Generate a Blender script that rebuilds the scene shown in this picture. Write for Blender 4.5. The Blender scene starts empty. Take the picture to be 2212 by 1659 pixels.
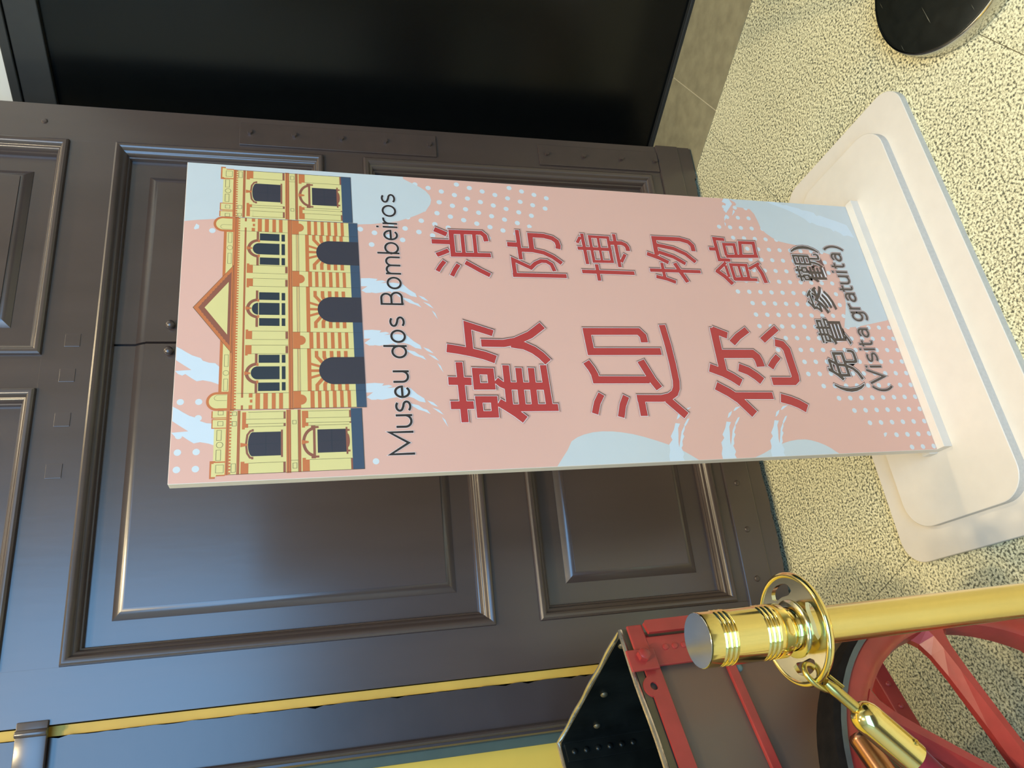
import bpy, bmesh, math, random
from mathutils import Matrix, Vector
random.seed(7)
SC = bpy.context.scene
COL = SC.collection
R = math.radians
pi = math.pi

# ------------------------------------------------------------------ camera
CAM_H = 1.286
cd = bpy.data.cameras.new('camera')
cam = bpy.data.objects.new('camera', cd)
COL.objects.link(cam)
cd.sensor_fit = 'HORIZONTAL'
cd.sensor_width = 36.0
cd.lens = 1583.165 / 2212.0 * 36.0
cd.clip_start = 0.02
_right = Vector((0.9089239397, -0.4168059848, -0.0114036365))
_down = Vector((-0.1267784088, -0.2502029064, -0.9598571460))
_fwd = Vector((0.3972209800, 0.8738828736, -0.2802574109))
# the phone was held so that the picture lies on its side: picture right = down
_m = Matrix((( _down.x, _right.x, -_fwd.x, 0.0),
             ( _down.y, _right.y, -_fwd.y, 0.0),
             ( _down.z, _right.z, -_fwd.z, CAM_H),
             (0, 0, 0, 1)))
cam.matrix_world = _m
SC.camera = cam

# ------------------------------------------------------------------ view, world, lights
SC.view_settings.view_transform = 'Standard'
SC.view_settings.look = 'None'
SC.view_settings.exposure = -0.06
SC.view_settings.gamma = 1.0
SC.view_settings.use_curve_mapping = False

w = bpy.data.worlds.new('hall_air'); SC.world = w
w.use_nodes = True
w.node_tree.nodes['Background'].inputs[0].default_value = (0.80, 0.88, 1.0, 1)
w.node_tree.nodes['Background'].inputs[1].default_value = 0.12


def area_light(name, loc, target, sx, sy, power, col):
    l = bpy.data.lights.new(name, 'AREA')
    l.shape = 'RECTANGLE'; l.size = sx; l.size_y = sy
    l.energy = power; l.color = col
    o = bpy.data.objects.new(name, l); COL.objects.link(o)
    o.location = loc
    o.rotation_euler = (Vector(target) - Vector(loc)).to_track_quat('-Z', 'Y').to_euler()
    return o

# daylight falling in through the tall street doorway behind the camera, to the left
area_light('street_doorway_daylight', (-1.55, -3.42, 3.35), (-1.1, 1.2, 2.7), 5.1, 3.0, 308, (0.24, 0.56, 1.0))
# warm ceiling lamps of the hall
LAMPW = (1.0, 0.79, 0.47)
area_light('ceiling_lamp_light', (-0.54, -0.95, 4.6), (0.3, 0.8, 0.4), 0.12, 0.12, 66, LAMPW)
area_light('ceiling_lamp_light', (-0.55, -1.50, 4.6), (0.4, 0.6, 0.4), 0.12, 0.12, 48, (1.0, 0.80, 0.50))
area_light('ceiling_lamp_light', (0.40, 0.10, 4.6), (0.45, 0.7, 0.0), 0.6, 0.6, 30, LAMPW)
area_light('ceiling_lamp_light', (1.90, 1.06, 4.6), (1.0, 1.0, 0.0), 0.18, 0.18, 36, LAMPW)
area_light('ceiling_lamp_light', (-1.00, 1.12, 4.6), (0.3, 1.1, 0.0), 0.18, 0.18, 12, LAMPW)


# ------------------------------------------------------------------ materials
def lin(c):
    out = []
    for v in c:
        v /= 255.0
        out.append(v / 12.92 if v <= 0.04045 else ((v + 0.055) / 1.055) ** 2.4)
    return out


def mat(name, rgb, rough=0.5, metal=0.0, var=0.06, scale=30.0, bump=0.0, bscale=None, coat=0.0, sheen=0.0,
        spec=0.5, rgb2=None, stretch=None, rvar=0.0):
    m = bpy.data.materials.new(name); m.use_nodes = True
    nt = m.node_tree; N = nt.nodes; L = nt.links
    b = N['Principled BSDF']
    geo = N.new('ShaderNodeNewGeometry')
    src = geo.outputs['Position']
    if stretch:
        mp = N.new('ShaderNodeMapping'); mp.inputs['Scale'].default_value = stretch
        L.new(src, mp.inputs['Vector']); src = mp.outputs['Vector']
    no = N.new('ShaderNodeTexNoise'); no.inputs['Scale'].default_value = scale; no.inputs['Detail'].default_value = 4
    L.new(src, no.inputs['Vector'])
    rp = N.new('ShaderNodeValToRGB')
    c = lin(rgb)
    if rgb2 is None:
        a = [max(0, v * (1 - var)) for v in c]; d = [min(1, v * (1 + var)) for v in c]
    else:
        a = c; d = lin(rgb2)
    rp.color_ramp.elements[0].position = 0.3; rp.color_ramp.elements[1].position = 0.7
    rp.color_ramp.elements[0].color = (*a, 1); rp.color_ramp.elements[1].color = (*d, 1)
    L.new(no.outputs['Fac'], rp.inputs['Fac']); L.new(rp.outputs['Color'], b.inputs['Base Color'])
    b.inputs['Roughness'].default_value = rough
    b.inputs['Metallic'].default_value = metal
    b.inputs['Specular IOR Level'].default_value = spec
    if coat:
        b.inputs['Coat Weight'].default_value = coat; b.inputs['Coat Roughness'].default_value = 0.22
    if sheen:
        b.inputs['Sheen Weight'].default_value = sheen; b.inputs['Sheen Roughness'].default_value = 0.3
    if rvar:
        mr = N.new('ShaderNodeMapRange')
        mr.inputs['To Min'].default_value = max(0.02, rough - rvar); mr.inputs['To Max'].default_value = rough + rvar
        L.new(no.outputs['Fac'], mr.inputs['Value']); L.new(mr.outputs['Result'], b.inputs['Roughness'])
    if bump:
        n2 = N.new('ShaderNodeTexNoise'); n2.inputs['Scale'].default_value = bscale or scale * 3; n2.inputs['Detail'].default_value = 3
        L.new(src, n2.inputs['Vector'])
        bp = N.new('ShaderNodeBump'); bp.inputs['Strength'].default_value = bump; bp.inputs['Distance'].default_value = 0.002
        L.new(n2.outputs['Fac'], bp.inputs['Height']); L.new(bp.outputs['Normal'], b.inputs['Normal'])
    return m


def granite(name, dark, mid, light, scale, rough=0.42):
    m = bpy.data.materials.new(name); m.use_nodes = True
    nt = m.node_tree; N = nt.nodes; L = nt.links; b = N['Principled BSDF']
    geo = N.new('ShaderNodeNewGeometry')
    n1 = N.new('ShaderNodeTexNoise'); n1.inputs['Scale'].default_value = scale; n1.inputs['Detail'].default_value = 2.0
    n1.inputs['Roughness'].default_value = 0.6
    L.new(geo.outputs['Position'], n1.inputs['Vector'])
    n2 = N.new('ShaderNodeTexNoise'); n2.inputs['Scale'].default_value = 2.2; n2.inputs['Detail'].default_value = 3
    L.new(geo.outputs['Position'], n2.inputs['Vector'])
    ad = N.new('ShaderNodeMath'); ad.operation = 'MULTIPLY_ADD'; ad.inputs[1].default_value = 0.12; ad.inputs[2].default_value = -0.06
    L.new(n2.outputs['Fac'], ad.inputs[0])
    sm = N.new('ShaderNodeMath'); sm.operation = 'ADD'
    L.new(n1.outputs['Fac'], sm.inputs[0]); L.new(ad.outputs[0], sm.inputs[1])
    rp = N.new('ShaderNodeValToRGB')
    e = rp.color_ramp.elements
    e[0].position = 0.38; e[0].color = (*lin(dark), 1)
    e[1].position = 0.60; e[1].color = (*lin(light), 1)
    x = e.new(0.47); x.color = (*lin(mid), 1)
    L.new(sm.outputs[0], rp.inputs['Fac']); L.new(rp.outputs['Color'], b.inputs['Base Color'])
    b.inputs['Roughness'].default_value = rough
    return m


M = {}
M['pvc'] = mat('white_pvc_foam', (233, 225, 211), 0.38, var=0.02)
M['pvc_edge'] = mat('sawn_pvc_edge', (208, 204, 194), 0.6, var=0.05, scale=200)
M['pink'] = mat('print_pink', (230, 180, 161), 0.42, var=0.015, scale=4)
M['pale'] = mat('print_pale_blue', (206, 211, 209), 0.42, var=0.01)
M['pale2'] = mat('print_paler_blue', (212, 222, 227), 0.42, var=0.01)
M['dotw'] = mat('print_dot_white', (214, 221, 222), 0.42, var=0.01)
M['red'] = mat('print_red', (186, 62, 60), 0.42, var=0.02)
M['white'] = mat('print_outline_white', (240, 232, 228), 0.42, var=0.01)
M['shad0'] = mat('print_drop_shadow_faint', (212, 166, 148), 0.42, var=0.02)
M['shad1'] = mat('print_drop_shadow_outer', (184, 138, 122), 0.42, var=0.02)
M['shad2'] = mat('print_drop_shadow_inner', (116, 82, 74), 0.42, var=0.02)
M['ink'] = mat('print_ink', (52, 46, 44), 0.42, var=0.02)
M['inkbrown'] = mat('print_ink_brown', (84, 70, 62), 0.42, var=0.02)
M['fy'] = mat('print_facade_yellow', (228, 213, 143), 0.42, var=0.01)
M['fo'] = mat('print_facade_orange', (205, 120, 72), 0.42, var=0.01)
M['fb'] = mat('print_facade_brown', (150, 92, 72), 0.42, var=0.01)
M['fd'] = mat('print_facade_dark', (62, 60, 68), 0.42, var=0.01)
M['fw'] = mat('print_facade_glass', (50, 58, 66), 0.42, var=0.01)
M['fn'] = mat('print_facade_navy', (66, 84, 104), 0.42, var=0.01)
M['fl'] = mat('print_facade_line', (96, 78, 56), 0.42, var=0.01)
M['door'] = mat('brown_door_gloss_paint', (72, 60, 55), 0.30, var=0.10, scale=9, bump=0.10, bscale=60, stretch=(1.0, 1.0, 0.18), coat=0.8, spec=0.6, rvar=0.05)
M['frame'] = mat('dark_frame_paint', (58, 50, 50), 0.34, var=0.10, scale=9, bump=0.1, bscale=50, coat=0.8)
M['gapdark'] = mat('door_shadow_gap', (20, 17, 16), 0.7)
M['iron'] = mat('painted_iron', (72, 60, 55), 0.30, var=0.06, coat=0.7)
M['jamb'] = mat('ochre_jamb_paint', (214, 172, 70), 0.6, var=0.08, scale=8)
M['ochre'] = mat('yellow_ochre_wall', (226, 190, 78), 0.75, var=0.05, scale=6, bump=0.1)
M['cream'] = mat('cream_plaster', (222, 220, 208), 0.8, var=0.03, scale=4)
M['ceil'] = mat('hall_ceiling_plaster', (205, 198, 180), 0.85, var=0.03, scale=3)
M['green'] = mat('dark_green_paint', (70, 84, 74), 0.5)
M['glass'] = mat('black_glass', (8, 10, 10), 0.22, var=0.1, spec=0.35)
M['blackmetal'] = mat('black_frame_metal', (40, 42, 42), 0.42, var=0.06)
M['granite'] = granite('speckled_granite', (96, 96, 78), (206, 200, 160), (252, 246, 206), 190)
M['joint'] = mat('slab_joint', (120, 114, 92), 0.8)
M['slate'] = mat('grey_border_stone', (152, 144, 114), 0.5, var=0.15, scale=22, bump=0.05)
M['brass'] = mat('polished_brass', (242, 218, 140), 0.12, metal=1.0, var=0.03, scale=12)
M['brass_pole'] = mat('brushed_brass_tube', (236, 212, 136), 0.22, metal=1.0, var=0.04, scale=12)
M['brass_dull'] = mat('cast_brass', (206, 184, 108), 0.26, metal=1.0, var=0.08, scale=60)
M['brass_white'] = mat('pale_brass', (214, 208, 176), 0.14, metal=1.0, var=0.05, scale=25)
M['chrome'] = mat('chrome', (200, 200, 196), 0.12, metal=1.0, var=0.06, scale=40)
M['blackdisc'] = mat('scratched_black_base', (30, 32, 28), 0.22, var=0.2, scale=50, coat=0.3)
def scratched(m):
    """pale hairline scratches over a dark polished face"""
    N = m.node_tree.nodes; L = m.node_tree.links; b = N['Principled BSDF']
    old = b.inputs['Base Color'].links[0].from_socket
    geo = N.new('ShaderNodeNewGeometry'); mp = N.new('ShaderNodeMapping')
    mp.inputs['Rotation'].default_value = (0, 0, R(24)); mp.inputs['Scale'].default_value = (9, 260, 1)
    no = N.new('ShaderNodeTexNoise'); no.inputs['Scale'].default_value = 1.0; no.inputs['Detail'].default_value = 2
    rp = N.new('ShaderNodeValToRGB'); rp.color_ramp.elements[0].position = 0.70; rp.color_ramp.elements[1].position = 0.76
    mx = N.new('ShaderNodeMixRGB'); mx.inputs[2].default_value = (0.42, 0.40, 0.30, 1)
    L.new(geo.outputs['Position'], mp.inputs['Vector']); L.new(mp.outputs['Vector'], no.inputs['Vector'])
    L.new(no.outputs['Fac'], rp.inputs['Fac']); L.new(rp.outputs['Color'], mx.inputs[0]); L.new(old, mx.inputs[1])
    L.new(mx.outputs[0], b.inputs['Base Color'])
scratched(M['blackdisc'])
M['grout'] = mat('pale_grout', (196, 186, 156), 0.8)
M['velvet'] = mat('crimson_velvet', (122, 8, 30), 0.8, var=0.16, scale=60, sheen=0.25, bump=0.15, bscale=300)
M['cartred'] = mat('cart_red_paint', (158, 54, 48), 0.36, var=0.12, scale=26, bump=0.12, bscale=70, coat=0.15)
M['copper'] = mat('tarnished_copper', (118, 88, 72), 0.42, metal=0.35, var=0.2, scale=5, rgb2=(108, 98, 86), stretch=(1, 1, 0.5))
M['tankdark'] = mat('blackened_tank_inside', (26, 30, 28), 0.30, metal=0.3, var=0.5, scale=12, bump=0.2, bscale=40)
M['lip'] = mat('sky_toned_tank_lip', (206, 194, 176), 0.22, metal=0.9, var=0.2, scale=30, bump=0.2, bscale=80)  # polished edge, its colour silvered to carry the sky's reflection
M['olive'] = mat('olive_tarnish', (96, 88, 66), 0.40, metal=0.5, var=0.15, scale=16)
M['tyre'] = mat('perished_rubber', (19, 16, 14), 0.9, spec=0.2, var=0.4, scale=60, bump=0.5, bscale=120)
M['tyreside'] = mat('grey_tyre_side', (84, 90, 86), 0.6, var=0.15, scale=40)
M['copperpipe'] = mat('copper_pipe', (190, 138, 104), 0.22, metal=1.0, var=0.15, scale=30)
M['verdigris'] = mat('verdigris', (110, 126, 112), 0.7, var=0.2, scale=50)


# ------------------------------------------------------------------ mesh helpers
class MB:
    """collects polygons (with material slots) for one mesh"""
    def __init__(self):
        self.v = []; self.f = []; self.mi = []; self.mats = []; self.sm = []

    def slot(self, m):
        if m not in self.mats: self.mats.append(m)
        return self.mats.index(m)

    def add(self, verts, faces, m, smooth=False):
        o = len(self.v); self.v += [tuple(p) for p in verts]; s = self.slot(m)
        for fc in faces:
            self.f.append([i + o for i in fc]); self.mi.append(s); self.sm.append(smooth)

    def box(self, x0, x1, y0, y1, z0, z1, m, c=0.0):
        """box, with chamfered edges when c > 0"""
        if c <= 0:
            v = [(x, y, z) for x in (x0, x1) for y in (y0, y1) for z in (z0, z1)]
            f = [(0, 1, 3, 2), (4, 6, 7, 5), (0, 4, 5, 1), (2, 3, 7, 6), (0, 2, 6, 4), (1, 5, 7, 3)]
            self.add(v, f, m); return
        bm = bmesh.new()
        bmesh.ops.create_cube(bm, size=1.0)
        for q in bm.verts:
            q.co = Vector((x0 + (q.co.x + .5) * (x1 - x0), y0 + (q.co.y + .5) * (y1 - y0), z0 + (q.co.z + .5) * (z1 - z0)))
        bmesh.ops.bevel(bm, geom=bm.edges[:], offset=c, segments=2, affect='EDGES', profile=0.5)
        self.frombm(bm, m); bm.free()

    def frombm(self, bm, m, smooth=False):
        bm.verts.index_update()
        self.add([q.co for q in bm.verts], [[q.index for q in fc.verts] for fc in bm.faces], m, smooth)

    def prism(self, pts, axis, a, b, m, smooth=False, cap=True):
        """polygon pts (2D) extruded along axis ('x','y','z') from a to b"""
        n = len(pts)
        def P(p, h):
            return {'x': (h, p[0], p[1]), 'y': (p[0], h, p[1]), 'z': (p[0], p[1], h)}[axis]
        v = [P(p, a) for p in pts] + [P(p, b) for p in pts]
        self.add(v, [(i, (i + 1) % n, n + (i + 1) % n, n + i) for i in range(n)], m, smooth)
        if cap:
            self.add(v, [list(range(n - 1, -1, -1)), list(range(n, 2 * n))], m)

    def lathe(self, prof, m, seg=48, mtx=None, smooth=True, caps=True):
        """profile [(r,z)] turned about z; repeat a point for a sharp edge"""
        mtx = mtx or Matrix.Identity(4)
        n = len(prof); v = []
        for r, z in prof:
            for k in range(seg):
                a = 2 * pi * k / seg
                v.append(mtx @ Vector((r * math.cos(a), r * math.sin(a), z)))
        f = []
        for i in range(n - 1):
            if prof[i] == prof[i + 1]: continue
            for k in range(seg):
                f.append((i * seg + k, i * seg + (k + 1) % seg, (i + 1) * seg + (k + 1) % seg, (i + 1) * seg + k))
        self.add(v, f, m, smooth)
        if caps:
            if prof[0][0] > 1e-6: self.add(v[:seg], [list(range(seg - 1, -1, -1))], m)
            if prof[-1][0] > 1e-6: self.add(v[-seg:], [list(range(seg))], m)

    def tube(self, path, r, m, seg=12, closed=False):
        path = [Vector(p) for p in path]; n = len(path); v = []
        rad = r if isinstance(r, (list, tuple)) else [r] * n
        prev = None
        for i, p in enumerate(path):
            if closed: t = path[(i + 1) % n] - path[i - 1]
            else: t = path[min(i + 1, n - 1)] - path[max(i - 1, 0)]
            t.normalize()
            if prev is None:
                up = Vector((0, 0, 1)) if abs(t.z) < 0.9 else Vector((1, 0, 0))
                a = t.cross(up).normalized()
            else:
                a = (prev - t * prev.dot(t)).normalized()
            prev = a; b = t.cross(a)
            for k in range(seg):
                g = 2 * pi * k / seg
                v.append(p + (a * math.cos(g) + b * math.sin(g)) * rad[i])
        f = []
        for i in range(n if closed else n - 1):
            j = (i + 1) % n
            for k in range(seg):
                f.append((i * seg + k, i * seg + (k + 1) % seg, j * seg + (k + 1) % seg, j * seg + k))
        self.add(v, f, m, True)
        if not closed:
            self.add(v[:seg], [list(range(seg - 1, -1, -1))], m); self.add(v[-seg:], [list(range(seg))], m)

    def build(self, name, parent=None, fix=True):
        me = bpy.data.meshes.new(name)
        me.from_pydata(self.v, [], self.f)
        for m in self.mats: me.materials.append(m)
        for p, i, s in zip(me.polygons, self.mi, self.sm):
            p.material_index = i; p.use_smooth = s
        if fix:
            bm = bmesh.new(); bm.from_mesh(me)
            bmesh.ops.remove_doubles(bm, verts=bm.verts, dist=1e-6)
            bmesh.ops.recalc_face_normals(bm, faces=bm.faces)
            bm.to_mesh(me); bm.free()
        if any(self.sm): me.set_sharp_from_angle(angle=R(38))
        me.update()
        o = bpy.data.objects.new(name, me); COL.objects.link(o)
        if parent is not None: o.parent = parent
        return o


def part(name, parent, fn):
    b = MB(); fn(b); return b.build(name, parent)


def empty(name, loc=(0, 0, 0), label=None, cat=None, kind=None, group=None):
    o = bpy.data.objects.new(name, None); COL.objects.link(o); o.location = loc
    o.empty_display_size = 0.1
    tag(o, label, cat, kind, group); return o


def tag(o, label=None, cat=None, kind=None, group=None):
    if label: o['label'] = label
    if cat: o['category'] = cat
    if kind: o['kind'] = kind
    if group: o['group'] = group
    return o


def rrect(x0, x1, y0, y1, r, n=10):
    out = []
    for cx, cy, a0 in ((x1 - r, y1 - r, 0), (x0 + r, y1 - r, 90), (x0 + r, y0 + r, 180), (x1 - r, y0 + r, 270)):
        for k in range(n + 1):
            a = R(a0 + 90 * k / n); out.append((cx + r * math.cos(a), cy + r * math.sin(a)))
    return out


def share(o, name, loc, parent, rot=None):
    """a further piece with the same mesh"""
    c = o.copy(); c.name = name; COL.objects.link(c); c.parent = parent; c.location = loc
    if rot is not None: c.rotation_euler = rot
    return c

# ================================================================== THE SETTING
GA = R(24.0)                                     # the floor grid runs along this heading
ge = Vector((math.cos(GA), math.sin(GA), 0)); gn = Vector((-math.sin(GA), math.cos(GA), 0))
WA = R(117.0)                                    # heading of the glazed shop front
we = Vector((math.cos(WA), math.sin(WA), 0)); wn = Vector((-math.sin(WA), math.cos(WA), 0))   # wn points into the hall
WP = Vector((1.94, 1.67, 0))

b = MB(); b.box(-4.6, 5.0, -4.0, 4.2, -0.06, -0.003, M['joint'])
floor = b.build('floor'); tag(floor, 'speckled beige granite floor of large slabs', None, 'structure')
# slabs: row pitch 0.544, column pitch 0.82, joint lines where the photo shows them
RP, CP, JW = 0.544, 0.82, 0.0016
r_off = gn.dot(Vector((-0.103, 1.405, 0))); c_off = ge.dot(Vector((0.168, 1.378, 0)))
sb = MB(); sb.box(JW / 2, CP - JW / 2, JW / 2, RP - JW / 2, -0.012, 0.0, M['granite'])
slab0 = None
for i in range(-5, 5):
    for j in range(-7, 5):
        p = ge * (c_off + i * CP) + gn * (r_off + j * RP)
        c = p + ge * CP / 2 + gn * RP / 2
        if not (-2.2 < c.x < 3.6 and -1.6 < c.y < 3.4): continue
        if slab0 is None:
            slab0 = sb.build('slab', floor); o = slab0
        else:
            o = share(slab0, 'slab', (0, 0, 0), floor)
        o.location = p; o.rotation_euler = (0, 0, GA)

# grey stone border along the glass
border = empty('trim_1', (0, 0, 0), 'grey stone border strip along the foot of the dark glass', None, 'structure')
part('grout_bed', border, lambda b: b.box(-3.9, 2.2, 0.001, 0.344, -0.003, 0.0008, M['grout'])).matrix_local = Matrix.Translation(WP) @ Matrix.Rotation(WA, 4, 'Z')
t0 = MB(); t0.box(0.0018, 1.1982, 0.0, 0.345, -0.004, 0.002, M['slate'])
tile0 = None
tj = we.dot(Vector((1.74, 1.566, 0)) - WP)
for k in range(-3, 2):
    p = WP + we * (tj + k * 1.2)
    o = t0.build('border_tile', border) if tile0 is None else share(tile0, 'border_tile', (0, 0, 0), border)
    tile0 = tile0 or o
    o.location = p; o.rotation_euler = (0, 0, WA)

# dark glazed front on the right
win = empty('window_1', WP, 'tall black glass pane in a black metal frame beside the brown door', None, 'structure')
win.rotation_euler = (0, 0, WA)
part('pane', win, lambda b: b.box(-4.2, 1.75, -0.03, -0.018, 0.012, 1.972, M['glass']))
part('bottom_rail', win, lambda b: b.box(-4.2, 1.75, -0.04, 0.0, 0.0, 0.014, M['blackmetal'], 0.002))
part('head_rail', win, lambda b: b.box(-4.2, 1.75, -0.05, 0.0, 1.972, 2.058, M['blackmetal'], 0.003))
part('head_bead', win, lambda b: b.box(-4.2, 1.75, -0.05, 0.006, 2.0605, 2.087, M['blackmetal'], 0.003))
b = MB(); b.box(-4.2, 1.75, -0.06, -0.02, 2.0885, 5.2, M['cream'])
wr = b.build('wall_right'); wr.location = WP; wr.rotation_euler = (0, 0, WA); tag(wr, 'pale cream wall above the dark glass', None, 'structure')

# ---- door leaf: own frame, measured in metres from the middle of its foot
DO = Vector((0.5360327, 1.7440497, 0.02))
DM = Matrix(((0.99833391, 0.05595860, 0.01407289), (-0.05642252, 0.99779085, 0.03507010), (-0.01207933, -0.03580570, 0.99928577)))
door = empty('door_1', (0, 0, 0), 'big dark brown panelled wooden door leaf with iron straps behind the sign', None, 'structure')
door.matrix_world = Matrix.Translation(DO) @ DM.to_4x4()
DT = 2.75


def dbox(name, x0, x1, z0, z1, y0=0.0, y1=0.055, m='door', c=0.0007, parent=None):
    return part(name, parent or door, lambda b: b.box(x0, x1, y0, y1, z0, z1, M[m], c))

dbox('stile', -0.481, -0.370, 0.0, DT)
dbox('stile', 0.975, 1.093, 0.0, DT)
dbox('rail', -0.3712, 0.9762, 1.750, 1.862)
dbox('rail', -0.370, 0.975, DT - 0.11, DT)
dbox('muntin', 0.257, 0.343, 1.8608, DT - 0.109)
dbox('rail', -0.3712, 0.4562, 0.700, 0.811)
dbox('muntin', 0.455, 0.555, 0.130, 1.087)
dbox('rail', 0.455, 0.9762, 1.087, 1.199)
dbox('rail', -0.370, 0.975, 0.050, 0.162)
dbox('back_board', -0.475, 1.088, 0.02, DT - 0.01, 0.045, 0.065, 'door', 0.002)


def kick(b):
    b.box(-0.484, 1.096, -0.006, 0.03, 0.050, 0.129, M['door'], 0.003)
    # worn, uneven lower lip
    n = 60; top = []; bot = []
    for i in range(n + 1):
        x = -0.484 + 1.58 * i / n
        top.append((x, 0.0515)); bot.append((x, 0.004 + 0.004 * random.random() + 0.003 * math.sin(x * 9)))
    b.prism(bot + top[::-1], 'y', -0.001, 0.03, M['door'])
part('kick_board', door, kick)

MOULD = [(0.0, 0.0), (0.0015, -0.008), (0.006, -0.011), (0.012, -0.0105), (0.017, -0.006), (0.0195, 0.000), (0.0215, 0.002),
         (0.024, 0.0025), (0.0275, 0.006), (0.0300, 0.013), (0.031, 0.017), (0.034, 0.018), (0.0355, 0.022), (0.0355, 0.032)]


def moulding(name, x0, x1, z0, z1, sides='tblr'):
    b = MB()
    for i in range(len(MOULD) - 1):
        (t, d), (t2, d2) = MOULD[i], MOULD[i + 1]
        o = [(x0 + t, z0 + t), (x1 - t, z0 + t), (x1 - t, z1 - t), (x0 + t, z1 - t)]
        q = [(x0 + t2, z0 + t2), (x1 - t2, z0 + t2), (x1 - t2, z1 - t2), (x0 + t2, z1 - t2)]
        for k, sname in enumerate('brtl'):
            if sname not in sides: continue
            a, c = k, (k + 1) % 4
            b.add([(o[a][0], d, o[a][1]), (o[c][0], d, o[c][1]), (q[c][0], d2, q[c][1]), (q[a][0], d2, q[a][1])], [(0, 1, 2, 3)], M['door'], True)
    return b.build(name, door)


def raised(name, x0, x1, z0, z1, bev='tblr', h=0.014, f=0.054, w=0.025):
    """raised panel: flat margin, bevel and plateau; bev says on which sides the bevel runs"""
    d0 = 0.030; b = MB()
    L = {'l': f if 'l' in bev else 0, 'r': f if 'r' in bev else 0, 't': f if 't' in bev else 0, 'b': f if 'b' in bev else 0}
    W = {k: (w if k in bev else 0) for k in 'lrtb'}
    O = [(x0, z0), (x1, z0), (x1, z1), (x0, z1)]
    A = [(x0 + L['l'], z0 + L['b']), (x1 - L['r'], z0 + L['b']), (x1 - L['r'], z1 - L['t']), (x0 + L['l'], z1 - L['t'])]
    B = [(x0 + L['l'] + W['l'], z0 + L['b'] + W['b']), (x1 - L['r'] - W['r'], z0 + L['b'] + W['b']),
         (x1 - L['r'] - W['r'], z1 - L['t'] - W['t']), (x0 + L['l'] + W['l'], z1 - L['t'] - W['t'])]
    def mix(t): return [(A[k][0] + (B[k][0] - A[k][0]) * t, A[k][1] + (B[k][1] - A[k][1]) * t) for k in range(4)]
    lev = [(O, d0), (A, d0), (A, d0 - 0.0012), (mix(0.10), d0 - 0.0030), (mix(0.45), d0 - 0.0080), (mix(0.74), d0 - 0.0116), (mix(0.90), d0 - 0.0128), (B, d0 - 0.0131), (B, d0 - 0.0155)]
    v = []
    for P, d in lev: v += [(p[0], d, p[1]) for p in P]
    fcs = []
    for i in range(len(lev) - 1):
        for k in range(4):
            fcs.append((i * 4 + k, i * 4 + (k + 1) % 4, i * 4 + 4 + (k + 1) % 4, i * 4 + 4 + k))
    nl = len(lev) * 4
    fcs.append(tuple(range(nl - 4, nl)))
    v += [(p[0], d0 + 0.014, p[1]) for p in O]
    for k in range(4): fcs.append((k, (k + 1) % 4, nl + (k + 1) % 4, nl + k))
    fcs.append((nl + 3, nl + 2, nl + 1, nl))
    b.add(v, fcs, M['door'], True)
    # drop degenerate faces along a plain (cut) side
    bm = bmesh.new()
    o = b.build(name, door); bm.from_mesh(o.data)
    bmesh.ops.dissolve_degenerate(bm, dist=1e-5, edges=bm.edges[:]); bmesh.ops.recalc_face_normals(bm, faces=bm.faces[:])
    bm.to_mesh(o.data); bm.free()
    o.data.set_sharp_from_angle(angle=R(30))
    return o

# upper pair of panels
moulding('moulding', 0.343, 0.975, 1.862, DT - 0.11); raised('panel', 0.375, 0.943, 1.894, DT - 0.142)
moulding('moulding', -0.370, 0.257, 1.862, DT - 0.11); raised('panel', -0.338, 0.225, 1.894, DT - 0.142)
# wide middle panel in two boards with an open seam
moulding('moulding', -0.370, 0.975, 0.811, 1.750, 'tl')
moulding('moulding', -0.370, 0.470, 0.811, 1.750, 'b')
moulding('moulding', 0.420, 0.975, 1.199, 1.750, 'rb')
raised('panel', -0.338, 0.3795, 0.843, 1.718, 'tbl'); raised('panel', 0.3855, 0.943, 1.205, 1.718, 'tr')
# lower left and lower right panels
moulding('moulding', -0.370, 0.455, 0.162, 0.700); raised('panel', -0.338, 0.423, 0.194, 0.668)
moulding('moulding', 0.555, 0.975, 0.162, 1.087); raised('panel', 0.587, 0.943, 0.194, 1.055)


def strap(z0, z1, x0, x1, zs, xb):
    s = dbox('hinge_strap', x0, x1, z0, z1, -0.006, 0.004, 'iron', 0.0012)
    for z in zs:
        def bolt(b, z=z):
            pts = [(xb + 0.0075 * math.cos(R(60 * k + 20)), z + 0.0075 * math.sin(R(60 * k + 20))) for k in range(6)]
            b.prism(pts, 'y', -0.014, -0.005, M['iron'])
        part('bolt', s, bolt)
strap(0.866, 1.432, 0.993, 1.0705, (1.404, 1.282, 1.148, 1.020, 0.887), 1.035)
strap(0.131, 0.540, 0.989, 1.066, (0.514, 0.391, 0.262, 0.142), 1.029)
for x, z in ((-0.056, 0.094), (-0.185, 0.092), (-0.316, 0.094), (1.0335, 1.93)):
    def nut(b, x=x, z=z):
        mt = Matrix.Translation((x, -0.005 if z < 0.2 else 0.001, z)) @ Matrix.Rotation(R(90), 4, 'X')
        b.lathe([(0.008, 0), (0.008, 0.002), (0.006, 0.0045), (0.0, 0.0055)], M['iron'], 14, mt)
    part('bolt', door, nut)
for x, z in ((0.290, 1.801), (0.178, 1.800), (0.054, 1.805), (0.382, 1.798)):
    dbox('peg', x - 0.017, x + 0.017, z - 0.017, z + 0.017, -0.0012, 0.01, 'door', 0.0008)
for x, z in ((0.429, 1.582), (0.356, 1.582)):
    def knob(b, x=x, z=z):
        mt = Matrix.Translation((x, 0.019, z)) @ Matrix.Rotation(R(90), 4, 'X')
        b.lathe([(0.005, 0), (0.005, 0.006), (0.0095, 0.009), (0.0112, 0.014), (0.0105, 0.019), (0.007, 0.0225), (0.0, 0.024)], M['iron'], 20, mt)
    part('knob', door, knob)


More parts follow.
